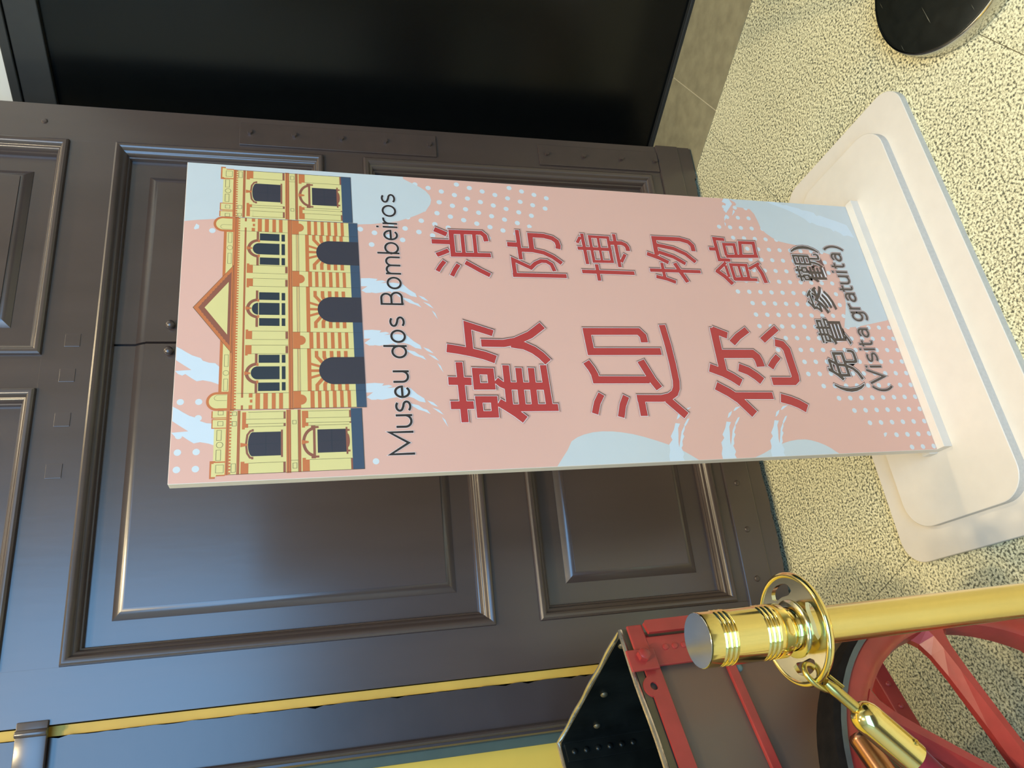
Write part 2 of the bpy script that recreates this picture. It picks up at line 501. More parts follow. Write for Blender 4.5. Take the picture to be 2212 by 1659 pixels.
def hinge(b):
    b.box(-0.565, -0.470, -0.006, 0.004, 1.757, 1.815, M['door'], 0.002)
    mt = Matrix.Translation((-0.492, -0.006, 1.757))
    b.lathe([(0.0065, 0), (0.0075, 0.002), (0.0075, 0.056), (0.0065, 0.058)], M['door'], 20, mt)
part('hinge', door, hinge)

# ---- frame board at the hinge side and the ochre wall behind
frm = empty('trim_2', (0, 0, 0), 'dark brown door frame board beside the ochre gap on the left', None, 'structure')
frm.matrix_world = door.matrix_world.copy()


def board(b):
    n = 160; e = []
    for i in range(n + 1):
        z = -0.018 + 2.9 * i / n
        e.append((-0.503 - 0.0022 * random.random() - (0.004 if random.random() < 0.10 else 0), z))
    poly = e + [(-0.596, 2.88), (-0.596, -0.018)]
    b.prism(poly, 'y', 0.012, 0.10, M['frame'])
part('board', frm, board)
part('jamb_strip', frm, lambda b: b.box(-0.5035, -0.4835, 0.020, 0.10, -0.018, 2.88, M['jamb'], 0.0005))
part('bead', frm, lambda b: b.prism([(-0.596, 0.10), (-0.596, 0.006), (-0.599, 0.002), (-0.603, 0.000), (-0.607, 0.003), (-0.608, 0.012), (-0.611, 0.016),
                                     (-0.616, 0.016), (-0.620, 0.022), (-0.623, 0.034), (-0.623, 0.10)], 'z', -0.018, 2.88, M['frame']))
part('reveal', frm, lambda b: b.box(-0.6455, -0.6235, 0.045, 0.10, -0.018, 2.88, M['green'], 0.002))

b = MB(); b.box(-4.5, 0.90, 0.10, 0.22, -0.06, 5.2, M['ochre'])
wl = b.build('wall_left'); wl.matrix_world = door.matrix_world.copy(); tag(wl, 'ochre yellow wall behind the door and frame', None, 'structure')
# wall added behind the door to close light leaks; hall walls and ceiling out of view
b = MB(); b.box(0.90, 1.02, 0.16, 1.4, -0.03, 5.2, M['cream'])
wrt = b.build('wall_leak_stop'); wrt.matrix_world = door.matrix_world.copy(); tag(wrt, 'added wall hidden behind the brown door to close light leaks', None, 'structure')
b = MB(); b.box(-4.6, 5.0, -4.0, 4.2, 5.2, 5.3, M['ceil']); tag(b.build('ceiling'), 'high plaster ceiling of the hall', None, 'structure')
b = MB()
b.box(1.05, 5.0, -3.6, -3.45, -0.003, 5.2, M['cream'])
b.box(-4.6, -4.2, -3.6, -3.45, -0.003, 5.2, M['cream'])
b.box(-4.2, 1.05, -3.6, -3.45, 5.0, 5.2, M['cream'])
tag(b.build('wall_rear'), 'rear hall wall with tall street doorway behind the viewer', None, 'structure')
b = MB(); b.box(-4.6, -4.5, -3.45, 2.2, -0.003, 5.2, M['cream']); tag(b.build('wall_side'), 'pale side wall at the far left of the hall', None, 'structure')

# outlines of the printed artwork in panel millimetres (from the left edge, from the top edge)
TRC = {
 'huan': [(12.5, [(198.1, 455.7), (85, 455.2)]), (15.1, [(162.3, 433.5), (161, 474.3)]), (14.7, [(116.8, 433.3), (116.3, 473.7)]), (12.8, [(180.6, 483.7), (179.7, 510.2), (151.1, 509.7), (151.4, 483.2), (180.6, 483.7)]), (12.5, [(126.7, 483.3), (126.2, 510.6), (98.4, 509.5), (98.8, 483.1), (126.7, 483.3)]), (12.6, [(191.8, 539.5), (109.6, 537.3)]), (12.3, [(186.4, 562.7), (109, 560.1)]), (12.3, [(186.2, 585.9), (108.5, 583.1)]), (12.6, [(191.8, 609.7), (107.9, 609.7)]), (13.6, [(109.5, 538.7), (108.5, 625.7)]), (14.4, [(151.5, 533.8), (150, 613.6)]), (12.5, [(163.2, 518.4), (154.8, 527.3), (150.1, 537.1)]), (15.2, [(120.7, 518.3), (112.4, 530.5), (99.5, 547.6), (86.8, 561.7)]), (16.5, [(225.6, 436.5), (222.5, 456.1), (217.6, 479.5), (211.2, 503), (203.1, 522.9)]), (13.2, [(220.1, 477.7), (272.3, 478.4), (256.1, 524)]), (15, [(236.2, 499.9), (235.5, 541), (240, 564.8), (253.3, 593.8), (273.5, 620.6)]), (15.8, [(235, 555.2), (230.8, 579.7), (222.1, 596.5), (211.1, 609.4), (197.5, 620.4)])],
 'ying': [(15.1, [(238.7, 821.3), (252.9, 821.1), (262.6, 813.2), (261.6, 706.8), (219.2, 707.5), (219.4, 851.8)]), (14.8, [(198.2, 694.1), (183.4, 702.3), (172.4, 706.3), (161.4, 707.2), (160.2, 813.7)]), (15.7, [(200.2, 804.5), (178.5, 813.1), (159.7, 820.5), (142.2, 830.6)]), (12.7, [(133.1, 712.3), (116.2, 701), (94.9, 692.9)]), (12.9, [(128, 759.9), (110.8, 750.1), (87.1, 742)]), (14.2, [(123.2, 780.8), (122.2, 831.8), (125.8, 848.9), (132.5, 859.9), (142.8, 865.9), (156.8, 868.8), (192.4, 869.9), (233.5, 869.5), (277.7, 866.9)]), (14.3, [(122.3, 788.6), (88.1, 788)]), (15.9, [(120.2, 841.8), (106.3, 854.8), (86.6, 873.3)])],
 'nin': [(18.3, [(146.4, 950.9), (131.8, 975.2), (117.3, 993.3), (85.9, 1018.3)]), (14.7, [(125, 985.6), (123.5, 1070.5)]), (18.4, [(184.7, 947.1), (173.7, 974.4), (163.8, 991.5), (151.6, 1007.6)]), (17, [(272.4, 978.9), (174.4, 975)]), (15.7, [(268.5, 974.9), (255.3, 1006)]), (18.8, [(214.5, 978), (214.5, 1051.9), (207.7, 1058.9), (199, 1061.5), (186, 1062.2)]), (18.1, [(184.9, 1011.3), (176.9, 1030.6), (165.7, 1045.1), (154.7, 1055.8)]), (14.6, [(238.4, 1012), (253.2, 1029.5), (268.9, 1054.9)]), (19, [(118.4, 1086.3), (112, 1107.9), (104.8, 1123.6), (94.8, 1139)]), (17.4, [(154.4, 1078), (153.8, 1126.8), (158.7, 1133.6), (166.1, 1134.8), (224.3, 1133.7), (235.8, 1126.8), (240.1, 1110.8)]), (13.8, [(183.9, 1083.6), (196.4, 1094.5), (208.9, 1109.2)]), (13.9, [(244.6, 1083.4), (257.6, 1101.6), (273.6, 1125.3)])],
 'xiao': [(10.5, [(450.7, 428.6), (450.5, 465.3)]), (10.8, [(478.7, 435.7), (473.4, 447.6), (467.8, 459.1)]), (9.5, [(420.5, 435.6), (425.5, 446.8), (431.9, 459.3)]), (9.9, [(455.7, 535.1), (468.6, 533.3), (475.3, 526.8), (474.2, 467.9), (422.8, 467.2), (424.4, 540.5)]), (7.6, [(473.2, 488.9), (423.3, 488.1)]), (7.6, [(472.8, 512.3), (424.4, 511.3)]), (8.6, [(407.3, 449.5), (395.8, 440.7), (384.9, 434.2)]), (8.6, [(401.2, 475.4), (389.8, 467.8), (375.5, 460.4)]), (9.7, [(406.5, 488.8), (398.2, 502.1), (389.6, 515.3), (379.2, 533.7)])],
 'fang': [(9.4, [(382, 578.1), (383, 687)]), (8.4, [(381.8, 583), (416.7, 583.3), (399.2, 616.7), (409.5, 627.1), (415.7, 639.3), (415.3, 650.5), (408.7, 659.9), (393.1, 664)]), (10.8, [(451.6, 575.9), (451.2, 597.6)]), (8.3, [(486.4, 600.1), (417.4, 599.2)]), (9.4, [(439.9, 601.6), (439.8, 625.9), (435.2, 647.9), (426, 665.4), (411.7, 681.8)]), (10.7, [(441.2, 624.6), (475.6, 625.4), (475, 653.9), (470.6, 670.5), (463.4, 679), (453.7, 681), (445.5, 679.1)])],
 'bo': [(8.9, [(395, 721), (394.9, 833.3)]), (7.9, [(413.1, 754.7), (374.7, 754.3)]), (7.5, [(485.3, 735.9), (412.4, 736)]), (6.8, [(477, 731.2), (462.1, 722.1)]), (8.2, [(449.6, 721), (449.5, 794.6)]), (6.8, [(478.9, 751.6), (478.6, 791.4), (420.5, 790.4), (419.6, 750.9), (478.9, 751.6)]), (5.9, [(478.6, 769.5), (418.9, 768.4)]), (7.8, [(488, 806.1), (408, 804.5)]), (9.7, [(465.7, 793.6), (466.5, 819), (462.5, 827), (456.1, 830.2), (447.5, 830.2)]), (7.3, [(439.4, 821.9), (420.1, 809.6)])],
 'wu': [(8.6, [(389, 879.9), (384.2, 901.7), (376.6, 921.4)]), (7.4, [(422.6, 899.8), (385.3, 898.8)]), (9.5, [(423.1, 929.1), (401.6, 937.7), (377.4, 948.2)]), (8.3, [(403.8, 869.2), (404, 984.5)]), (9.6, [(443.6, 871.2), (434.6, 895.3), (423.3, 915.9)]), (10.5, [(440.6, 893), (482.9, 895.2), (482.8, 955.1), (477.4, 973.8), (468.4, 981), (454.1, 980.9)]), (9.4, [(465.6, 898.9), (458.7, 935.3), (446.2, 960.2), (427.1, 978.8)]), (9.1, [(448.8, 898.5), (437.9, 930.3), (421.9, 954.2)])],
 'guan': [(8.8, [(462.5, 1019.4), (462.3, 1036.6)]), (8.5, [(487.9, 1063), (489.2, 1038.3), (435.8, 1036.9), (435.7, 1063.1)]), (8.7, [(445.4, 1054.9), (449, 1134.9)]), (7.7, [(446.7, 1056.7), (475.6, 1057.9), (476.1, 1083), (447.8, 1081.3)]), (8.4, [(448.4, 1092.7), (482, 1098.9), (482.5, 1132.4), (450, 1129.2)]), (7.1, [(429.6, 1050.6), (406.2, 1022.2)]), (10.2, [(409.1, 1021.8), (395, 1038.6), (376.4, 1052.9)]), (7.1, [(422.5, 1047.6), (392.9, 1049)]), (7.6, [(424.3, 1060.6), (424.5, 1097.6), (392, 1095.8), (389.6, 1061), (424.3, 1060.6)]), (6.6, [(423.8, 1079.1), (391.5, 1079.5)]), (7.5, [(388.3, 1059.4), (388.9, 1115.1)]), (6.9, [(415.2, 1102.1), (431, 1131.9)]), (9.8, [(425.6, 1123.6), (405.7, 1131.2), (381.4, 1134.4)])],
}
TRP = {
 'blob_tr': [(599.4, 0.1), (471.1, 0.8), (475, 21.8), (478.3, 47.6), (478.5, 154.4), (481.6, 292.7), (483.6, 317.3), (487.9, 342.9), (493.4, 368.9), (504.1, 393.9), (511.4, 408.4), (520.6, 423.3), (536.9, 433.5), (547.6, 436.2), (557.8, 434.3), (568.4, 427.1), (576.4, 417), (585.2, 401.5), (594.4, 385.2)],
 'blob_br': [(597.3, 1107), (591.2, 1118), (585.9, 1120.3), (578.7, 1114.4), (577.1, 1131.8), (574.4, 1151.4), (561.3, 1159.1), (542.5, 1162.4), (523.8, 1164.5), (511, 1173.3), (500.5, 1185.4), (491.2, 1200.4), (486.9, 1220.2), (487.4, 1217.2), (483.4, 1241.2), (476.9, 1266.9), (470.8, 1288.1), (467.6, 1305.8), (462.9, 1322.6), (445.4, 1326.2), (419.8, 1327.6), (393.3, 1326.2), (367.1, 1324.7), (337.8, 1320.2), (308.9, 1308.4), (276.2, 1293.6), (279.9, 1330.3), (296.3, 1412.5)],
 'blob_l1': [(0.2, 606.9), (13.6, 617.3), (29.4, 630.3), (44.9, 640.1), (51.8, 651.8), (56.6, 665.3), (60.3, 683), (61.5, 700.5), (60.8, 719.8), (58.6, 736.9), (54.5, 758), (48.6, 778.9), (40.7, 801.7), (31.9, 824.5), (19, 850.9), (9.9, 864.6), (0.3, 877.5)],
 'blob_l2': [(-1.8, 994.5), (7.7, 1014.8), (16.3, 1034.6), (24.5, 1056.9), (29.8, 1078.6), (32.1, 1097), (32, 1114.7), (32.8, 1095.3), (32.2, 1112.1), (30, 1126.3), (25, 1141.8), (19.1, 1154.9), (12.5, 1165.6), (5.5, 1173.9), (-1.7, 1181.1)],
 'br_main': [(365.4, 294.8), (366.3, 309.8), (366, 311.5), (364.9, 324.5), (360.9, 321), (362.3, 332.5), (359.6, 338.9), (356.4, 328.9), (358.1, 351.9), (355.7, 368.2), (344.4, 379.1), (336.4, 390.1), (328.8, 392), (331, 381.4), (337.4, 372), (341, 362.3), (339.7, 349.1), (334.1, 353.7), (339.6, 344.2), (335.1, 319.7), (336.7, 310.1), (335.7, 311.8), (335.5, 302.2), (340.4, 294.6), (349, 305.5), (348.7, 294.1)],
 'br_prong': [(335.1, 355.4), (327.7, 366.4), (324.2, 379.3), (317.8, 387), (315.4, 393.5), (307.6, 398.7), (313, 388.3), (316.2, 378.7), (324, 367.7), (330.4, 358.4)],
 'br_tip1': [(332.7, 394.8), (329.1, 404.5), (320.8, 412.5), (323, 405.7), (325.7, 400.9)],
 'br_tip2': [(319.4, 402.1), (315.1, 413.4), (305.7, 420.9), (308.9, 415.4), (311.6, 411.4), (314.4, 408.3)],
 'br_tip3': [(302.2, 417), (296.3, 422.6), (289.1, 424.5), (283.2, 427), (288.2, 423.6), (294.7, 420)],
 'bt_main': [(227.6, 0.8), (223, 8.5), (217.8, 15.6), (211.9, 24.9), (207.3, 37.3), (202.7, 40.5), (199, 49.8), (198.1, 59.1), (191.6, 65.4), (160.8, 65.5), (165.5, 54), (168.3, 41.8), (166.6, 32.9), (172, 25.2), (179.3, 15.9), (176.6, 11.5), (179.4, 5.4), (184.8, 0.7), (186.4, 24.5), (195.5, 12.1), (203.7, 1.2)],
 'bv_main': [(-0.7, 926.5), (10.6, 926.8), (21.3, 931.4), (32.3, 932), (40.9, 940.3), (47.7, 938.6), (60.8, 948.2), (73.1, 954), (71.7, 963.3), (62.8, 957.1), (51.6, 955.2), (36.1, 951.4), (26.1, 950.5), (40.4, 956.4), (55.9, 962.4), (69.2, 972.2), (60.2, 970.1), (51.3, 964.3), (46.8, 965.9), (38, 959.8), (29.2, 958.5), (24.9, 954.9), (13.7, 957.7), (7.3, 953.5), (-1.9, 955.6)],
 'bv_tip1': [(79.9, 958.3), (90, 963.5), (94.5, 972.1), (86.5, 967.4), (82, 962.5)],
 'bv_tip2': [(94.4, 974.5), (101.2, 981.3), (103.7, 994.3), (98.8, 985.5), (94.3, 978.1)],
 'bv_tip3': [(69.2, 971), (80.4, 980.3), (81.5, 985), (73.6, 979.5), (65.8, 972.5)],
}

# ================================================================== SIGN STAND
SX0, SX1, SY = 0.3568, 0.9568, 1.1272            # panel left/right and its front plane
SZT = CAM_H + 0.1855                             # top of the panel
BT = 0.0358                                      # top of the upper base plate
sign = empty('sign_stand', (0.657, 1.137, 0.0), 'pink and white free-standing welcome sign panel on a stepped white base', 'sign')
OX, OY = -0.657, -1.137


def plate(name, x0, x1, y0, y1, z0, z1, r):
    def fn(b):
        c = 0.0012
        o = rrect(x0, x1, y0, y1, r, 12); i = rrect(x0 + c, x1 - c, y0 + c, y1 - c, r - c, 12)
        n = len(o)
        v = [(p[0] + OX, p[1] + OY, z0) for p in o] + [(p[0] + OX, p[1] + OY, z1 - c) for p in o] + [(p[0] + OX, p[1] + OY, z1) for p in i]
        b.add(v, [(k, (k + 1) % n, n + (k + 1) % n, n + k) for k in range(n)], M['pvc_edge'])
        b.add(v, [(n + k, n + (k + 1) % n, 2 * n + (k + 1) % n, 2 * n + k) for k in range(n)] + [list(range(2 * n, 3 * n)), list(range(n - 1, -1, -1))], M['pvc'])
    return part(name, sign, fn)

plate('lower_base_plate', 0.162, 1.150, 0.927, 1.342, 0.0, 0.0160, 0.055)
plate('upper_base_plate', 0.224, 1.090, 0.993, 1.281, 0.0162, BT, 0.060)
part('front_foot_bar', sign, lambda b: b.box(SX0 + OX, SX1 + 0.003 + OX, SY - 0.0190 + OY, SY - 0.0003 + OY, BT, BT + 0.0203, M['pvc'], 0.0006))
part('rear_foot_bar', sign, lambda b: b.box(SX0 + OX - 0.002, SX1 + OX, SY + 0.0203 + OY, SY + 0.040 + OY, BT, BT + 0.0203, M['pvc'], 0.0006))
panel = part('panel', sign, lambda b: b.box(SX0 + OX, SX1 + OX, SY + OY, SY + 0.020 + OY, BT, SZT, M['pvc'], 0.0008))


def SP(a, d, lay):
    """panel millimetres (from the left edge, from the top edge) and print layer -> metres"""
    return (SX0 + a / 1000.0 + OX, SY - 0.0001 - lay * 0.00005 + OY, SZT - d / 1000.0)


class Print(MB):
    def poly(self, pts, m, lay):
        self.k = (getattr(self, 'k', 0) + 1) % 43          # neighbours never lie in exactly the same plane
        self.add([SP(p[0], p[1], lay + self.k * 0.02) for p in pts], [list(range(len(pts)))], M[m])

    def rect(self, a0, a1, d0, d1, m, lay):
        self.poly([(a0, d0), (a1, d0), (a1, d1), (a0, d1)], m, lay)

    def disc(self, a, d, r, m, lay, n=20, ry=None):
        ry = ry or r
        self.poly([(a + r * math.cos(2 * pi * k / n), d + ry * math.sin(2 * pi * k / n)) for k in range(n)], m, lay)

    def ring(self, a, d, r0, r1, m, lay, a0=0, a1=360, n=24, e0=1.0, e1=1.0):
        p = [(a + r1 * math.cos(R(a0 + (a1 - a0) * k / n)), d - r1 * e1 * math.sin(R(a0 + (a1 - a0) * k / n))) for k in range(n + 1)]
        q = [(a + r0 * math.cos(R(a0 + (a1 - a0) * k / n)), d - r0 * e0 * math.sin(R(a0 + (a1 - a0) * k / n))) for k in range(n + 1)]
        for k in range(n): self.poly([p[k], p[k + 1], q[k + 1], q[k]], m, lay)

    def stroke(self, pts, wd, m, lay, ext=0.0, dx=0.0, dy=0.0):
        pts = [(x + dx, y + dy) for x, y in pts]
        closed = len(pts) > 3 and pts[0] == pts[-1]
        if closed: pts = pts[:-1]
        P = [Vector(p) for p in pts]; n = len(P)
        if not closed and ext:
            P[0] = P[0] + (P[0] - P[1]).normalized() * ext; P[-1] = P[-1] + (P[-1] - P[-2]).normalized() * ext
        l, r = [], []
        for i in range(n):
            if closed: ta = (P[i] - P[i - 1]).normalized(); tb = (P[(i + 1) % n] - P[i]).normalized()
            else:
                ta = (P[i] - P[i - 1]).normalized() if i else (P[1] - P[0]).normalized()
                tb = (P[i + 1] - P[i]).normalized() if i < n - 1 else ta
            na, nb = Vector((-ta.y, ta.x)), Vector((-tb.y, tb.x))
            mm = na + nb
            if mm.length < 1e-4: mm = na
            mm.normalize(); k = wd / 2 / max(0.35, mm.dot(na))
            l.append(P[i] + mm * k); r.append(P[i] - mm * k)
        for i in range(n if closed else n - 1):
            j = (i + 1) % n
            self.poly([l[i], l[j], r[j], r[i]], m, lay)

    def done(self, name):
        return self.build(name, panel, fix=False)


p = Print(); p.rect(0.6, 599.4, 0.6, 1415.0, 'pink', 0); p.done('pink_background')
for nm in ('blob_tr', 'blob_br', 'blob_l1', 'blob_l2'):
    p = Print(); pts = list(TRP[nm])
    if nm == 'blob_tr': pts[0] = (599.3, 0.7); pts = [(a, max(0.7, d)) for a, d in pts]; pts.append((599.3, pts[-1][1]))
    if nm == 'blob_br': pts = pts + [(pts[-1][0] + 2, 1414.9), (599.3, 1414.9), (599.3, pts[0][1])]
    pts = [(min(599.3, max(0.7, a)), min(1414.9, d)) for a, d in pts]
    p.poly(pts, 'pale', 2); p.done('pale_shape')

# polka dots
p = Print()
DR = 5.2


def dot(a, d):
    n = 18; pts = []
    for k in range(n):
        x = a + DR * math.cos(2 * pi * k / n); y = d + DR * math.sin(2 * pi * k / n)
        pts.append((min(599.3, max(0.7, x)), min(1414.5, max(0.7, y))))
    p.poly(pts, 'dotw', 1)
mind = [1356, 1330, 1276, 1249, 1222, 1195, 1168, 1168, 1114, 1114, 1087, 1087, 1087, 1060, 1060, 1087, 1114, 1114, 1087, 1060, 1087, 1087]
for i, md in enumerate(mind):
    for j in range(0, 16):
        d = 1410.4 - 26.93 * j
        if d >= md - 6: dot(7.4 + 27.08 * i, d)
p.poly([(30.5, 1299), (38, 1299.5), (40.5, 1305), (39, 1308.5), (33, 1304)], 'dotw', 1)
rng = {-2: (5, 8), -1: (1, 8), 0: (-2, 7), 1: (-1, 6), 2: (-1, 6), 3: (-2, 4), 4: (-4, 1), 5: (-5, -2), 6: (-4, -4)}
for j, (i0, i1) in rng.items():
    for i in range(i0, i1 + 1):
        a = 569.6 - 6.6 * i - 26.25 * j; d = 458.0 + 25.4 * i - 6.5 * j
        if a < 601: dot(a, d)
p.poly([(493, 624), (499, 623), (502, 628), (498, 633), (494, 632)], 'dotw', 1)
for a, d in ((22.1, 11), (22.1, 37), (49.2, 11), (49.1, 37), (75.7, 11.2), (104.1, 37.6), (131.5, 11), (131.3, 37.3), (22.9, 303.5), (453.8, 46.3), (471.6, 298.2)):
    dot(a, d)
p.poly([(467, 20), (463.5, 25), (457, 24.5), (454.5, 18.5), (457, 16.5)], 'dotw', 1)
o = p.done('polka_dots'); o['kind'] = 'stuff'


def brush(names, da, dd, flip=None):
    p = Print()
    for nm in names:
        pts = [(a + da, d + dd) for a, d in TRP[nm]]
        pts = [(min(599.3, max(0.7, a)), min(1414.5, max(0.7, d))) for a, d in pts]
        p.poly(pts, 'pale2', 3)
    # dry-bristle streaks along the edges
    return p
BR = ('br_main', 'br_prong', 'br_tip1', 'br_tip2', 'br_tip3')
BV = ('bv_main', 'bv_tip1', 'bv_tip2', 'bv_tip3')
for da, dd in ((0, 0), (-104.8, 0.5), (-205.7, -0.5)):
    brush(BR, da, dd).done('brush_mark')
for da, dd in ((0, 0), (-103.6, 0.0)):
    brush(('bt_main',), da, dd).done('brush_mark')
for da, dd in ((0, -106.5), (0, 0), (0, 104.5)):
    brush(BV, da, dd).done('brush_mark')
# the one that crosses the lower pale shape on the right
p = Print()
for pts in ([(599.3, 1105), (586, 1110), (572, 1098), (560, 1088), (568, 1083), (577, 1090), (585, 1094), (590, 1085), (599.3, 1092)],
            [(556, 1086), (548, 1080), (538, 1078), (545, 1083), (552, 1090)], [(570, 1108), (560, 1104), (553, 1100), (560, 1107), (566, 1112)],
            [(536, 1077), (529, 1076), (524, 1076.5), (531, 1079)],
            [(599.2, 1222), (595.9, 1230.9), (591.8, 1243.7), (593, 1252), (589.4, 1261.8), (585.8, 1282.1), (581, 1290), (579.8, 1304.0), (575.8, 1319.5), (567.4, 1323.9), (569, 1334), (565.0, 1344.8), (559.7, 1360.0), (556.7, 1371.1), (550.2, 1388.4), (545.9, 1399.1), (526.3, 1404.2), (511.7, 1407.3), (517.0, 1390.9), (515, 1380), (522.1, 1373.2), (528.8, 1361.1), (526, 1356), (533.1, 1350.5), (537.1, 1335.0), (541.0, 1317.1), (547.6, 1305.1), (545, 1299), (556.5, 1289.0), (565.5, 1275.4), (574.3, 1259.3), (583.0, 1240.9), (587.0, 1228.1), (596, 1205), (599.2, 1200)]):
    p.poly([(min(599.3, a), d) for a, d in pts], 'pale2', 3)
p.done('brush_mark')

# ---- facade illustration, drawn for the right half and mirrored about the middle line
F = Print()


class Half:
    """draws everything twice: as given and mirrored about a = 300"""
    def rect(s, a0, a1, d0, d1, m, l):
        F.rect(a0, a1, d0, d1, m, l); F.rect(600 - a1, 600 - a0, d0, d1, m, l)

    def poly(s, pts, m, l):
        F.poly(pts, m, l); F.poly([(600 - a, d) for a, d in pts], m, l)

    def ring(s, a, d, *k, **kw):
        F.ring(a, d, *k, **kw); F.ring(600 - a, d, *k, **kw)

    def disc(s, a, d, *k, **kw):
        F.disc(a, d, *k, **kw); F.disc(600 - a, d, *k, **kw)

    def line(s, pts, wd=0.5, m='fl', l=9):
        F.stroke(pts, wd, m, l); F.stroke([(600 - a, d) for a, d in pts], wd, m, l)

    def orect(s, a0, a1, d0, d1, wd=0.45, m='fl', l=9):
        s.line([(a0, d0), (a1, d0), (a1, d1), (a0, d1), (a0, d0)], wd, m, l)
H = Half()
# side pavilion
H.rect(485, 588.6, 61, 267.4, 'fy', 4)
H.rect(566.5, 594.4, 56.5, 64.4, 'fo', 5); H.rect(571, 591.6, 59, 66, 'fy', 6); H.rect(567.5, 590.6, 62, 78.2, 'fo', 5); H.rect(569.6, 588.6, 62.2, 78, 'fy', 6); H.orect(573, 585.5, 65.2, 76)
H.rect(498.4, 514.2, 56.9, 78.2, 'fo', 5); H.rect(499.9, 512.7, 58.6, 78, 'fy', 6); H.orect(502.6, 509.6, 66.0, 73.4)
H.rect(484.9, 497.2, 56.4, 78.2, 'fo', 5); H.rect(484.9, 495.8, 58.2, 78, 'fy', 6); H.orect(484.9, 491.5, 66.0, 73.4)
H.orect(549, 566, 65, 71.5); H.orect(517, 533.5, 65, 71.5)
H.ring(541, 69.5, 4.4, 4.9, 'fl', 9)
H.rect(484.9, 589.6, 78, 83.2, 'fo', 6); H.line([(485, 80.6), (589.4, 80.6)], 0.6, 'fb')
for k in range(20):
    H.rect(486.5 + 5.2 * k, 489.2 + 5.2 * k, 83.2, 85.9, 'fo', 6)
H.orect(572, 585.5, 86.8, 93); H.orect(503, 510.5, 86.8, 93); H.orect(487, 493, 86.8, 93)
H.rect(484.9, 589.6, 94.4, 98.6, 'fo', 6); H.line([(485, 95.4), (589.4, 95.4)], 0.6, 'fb'); H.line([(485, 97.4), (589.4, 97.4)], 0.6, 'fb')
H.rect(572, 589.4, 100.3, 111.6, 'fo', 6); H.rect(569.3, 573, 100.3, 105.8, 'fo', 6)
H.rect(572, 588.6, 162.4, 165.9, 'fb', 6); H.line([(572, 111.6), (572, 166)])
H.rect(488, 514, 101.2, 110.2, 'fo', 6); H.rect(514, 516.6, 101.2, 105.4, 'fo', 6); H.rect(486, 507, 107, 112, 'fy', 7)
H.rect(500, 508, 107, 167, 'fy', 7); H.line([(507.8, 107), (507.8, 166)]); H.line([(500, 107), (500, 166)]); H.line([(512.6, 110), (512.6, 166)]); H.line([(488, 110), (488, 166)])
H.rect(508, 512.4, 162.9, 166, 'fb', 7); H.rect(488, 500, 162.9, 166, 'fb', 7); H.rect(493.5, 505, 102.5, 107, 'fo', 7)


def archwin(c, hw, top, sh, bot, m, l, n=14):
    pts = [(c + hw, bot), (c + hw, sh)]
    for k in range(1, n):
        a = pi * k / n; pts.append((c + hw * math.cos(a), sh - (sh - top) * math.sin(a)))
    return pts + [(c - hw, sh), (c - hw, bot)]
H.poly(archwin(541.4, 19.7, 110.4, 117.0, 158.8, 'fd', 6), 'fd', 6)
H.line([(541.4, 112), (541.4, 158.5)], 0.5, 'fw', 9); H.line([(522, 136.5), (561, 136.5)], 0.5, 'fw', 9)
H.line([(566, 117), (563.5, 117), (563.2, 113.6), (556, 109.3), (541, 107.6), (526, 109.3), (519.6, 113.6), (519.2, 117), (516.6, 117)], 3.0, 'fb', 7)
H.poly([(538.6, 99.4), (545.8, 99.4), (543.6, 109.8), (541, 109.8)], 'fo', 8)
H.rect(518.6, 564, 159.0, 161.8, 'fb', 7)
H.rect(484.9, 590.2, 167.1, 174, 'fo', 6); H.line([(485, 169.4), (590, 169.4)], 0.8, 'fb'); H.line([(485, 172.6), (590, 172.6)], 0.5, 'fb')
H.line([(485, 184.7), (589, 184.7)]); H.orect(574.5, 583, 176.5, 182.5); H.orect(503.5, 509.5, 176.5, 182); H.line([(570, 174), (570, 184.7)])
H.rect(484.9, 589.6, 184.9, 189.1, 'fo', 6); H.line([(485, 186.2), (589.4, 186.2)], 0.6, 'fb'); H.line([(485, 188.0), (589.4, 188.0)], 0.6, 'fb')
H.rect(569.8, 588.6, 190.9, 201.6, 'fo', 6); H.rect(566.8, 570, 190.9, 196, 'fo', 6)
H.rect(487.4, 513.8, 190.9, 200.6, 'fo', 6); H.rect(513.8, 516.2, 190.9, 195.4, 'fo', 6)
H.rect(500, 508, 197, 267, 'fy', 7); H.line([(508, 197), (508, 267)]); H.line([(500, 197), (500, 267)]); H.line([(512.6, 201), (512.6, 264)]); H.line([(570, 201.6), (570, 267)]); H.line([(488, 201), (488, 264)])
H.ring(540.6, 211, 20.6, 25.6, 'fb', 6, a0=0, a1=180, e0=0.76, e1=0.79)
H.rect(513.2, 568.2, 207.4, 211.2, 'fb', 7); H.rect(563.8, 567.2, 211, 216.2, 'fb', 7); H.rect(514.2, 517.6, 211, 216.2, 'fb', 7); H.rect(513.2, 516.4, 204.5, 208, 'fb', 7); H.rect(565, 568.2, 204.5, 208, 'fb', 7)
H.poly([(537, 190.2), (544.4, 190.2), (542, 200.6), (539.2, 200.6)], 'fo', 8)
H.rect(520, 559.2, 214.2, 258.3, 'fd', 6); H.line([(539.6, 214.4), (539.6, 258)], 0.5, 'fw', 9); H.line([(520, 236), (559, 236)], 0.5, 'fw', 9)
H.rect(516.9, 562.9, 258.2, 261.0, 'fb', 7); H.rect(555.8, 559, 261, 264.4, 'fb', 7); H.rect(520.6, 523.8, 261, 264.4, 'fb', 7)
H.ring(539.8, 261, 0.01, 11.5, 'fb', 7, a0=180, a1=360, e1=0.27)
H.rect(570.3, 588.4, 264.6, 267.5, 'fb', 7); H.rect(487.5, 510, 264.6, 267.5, 'fb', 6)
H.rect(484.4, 588.6, 267.4, 285, 'fn', 7)
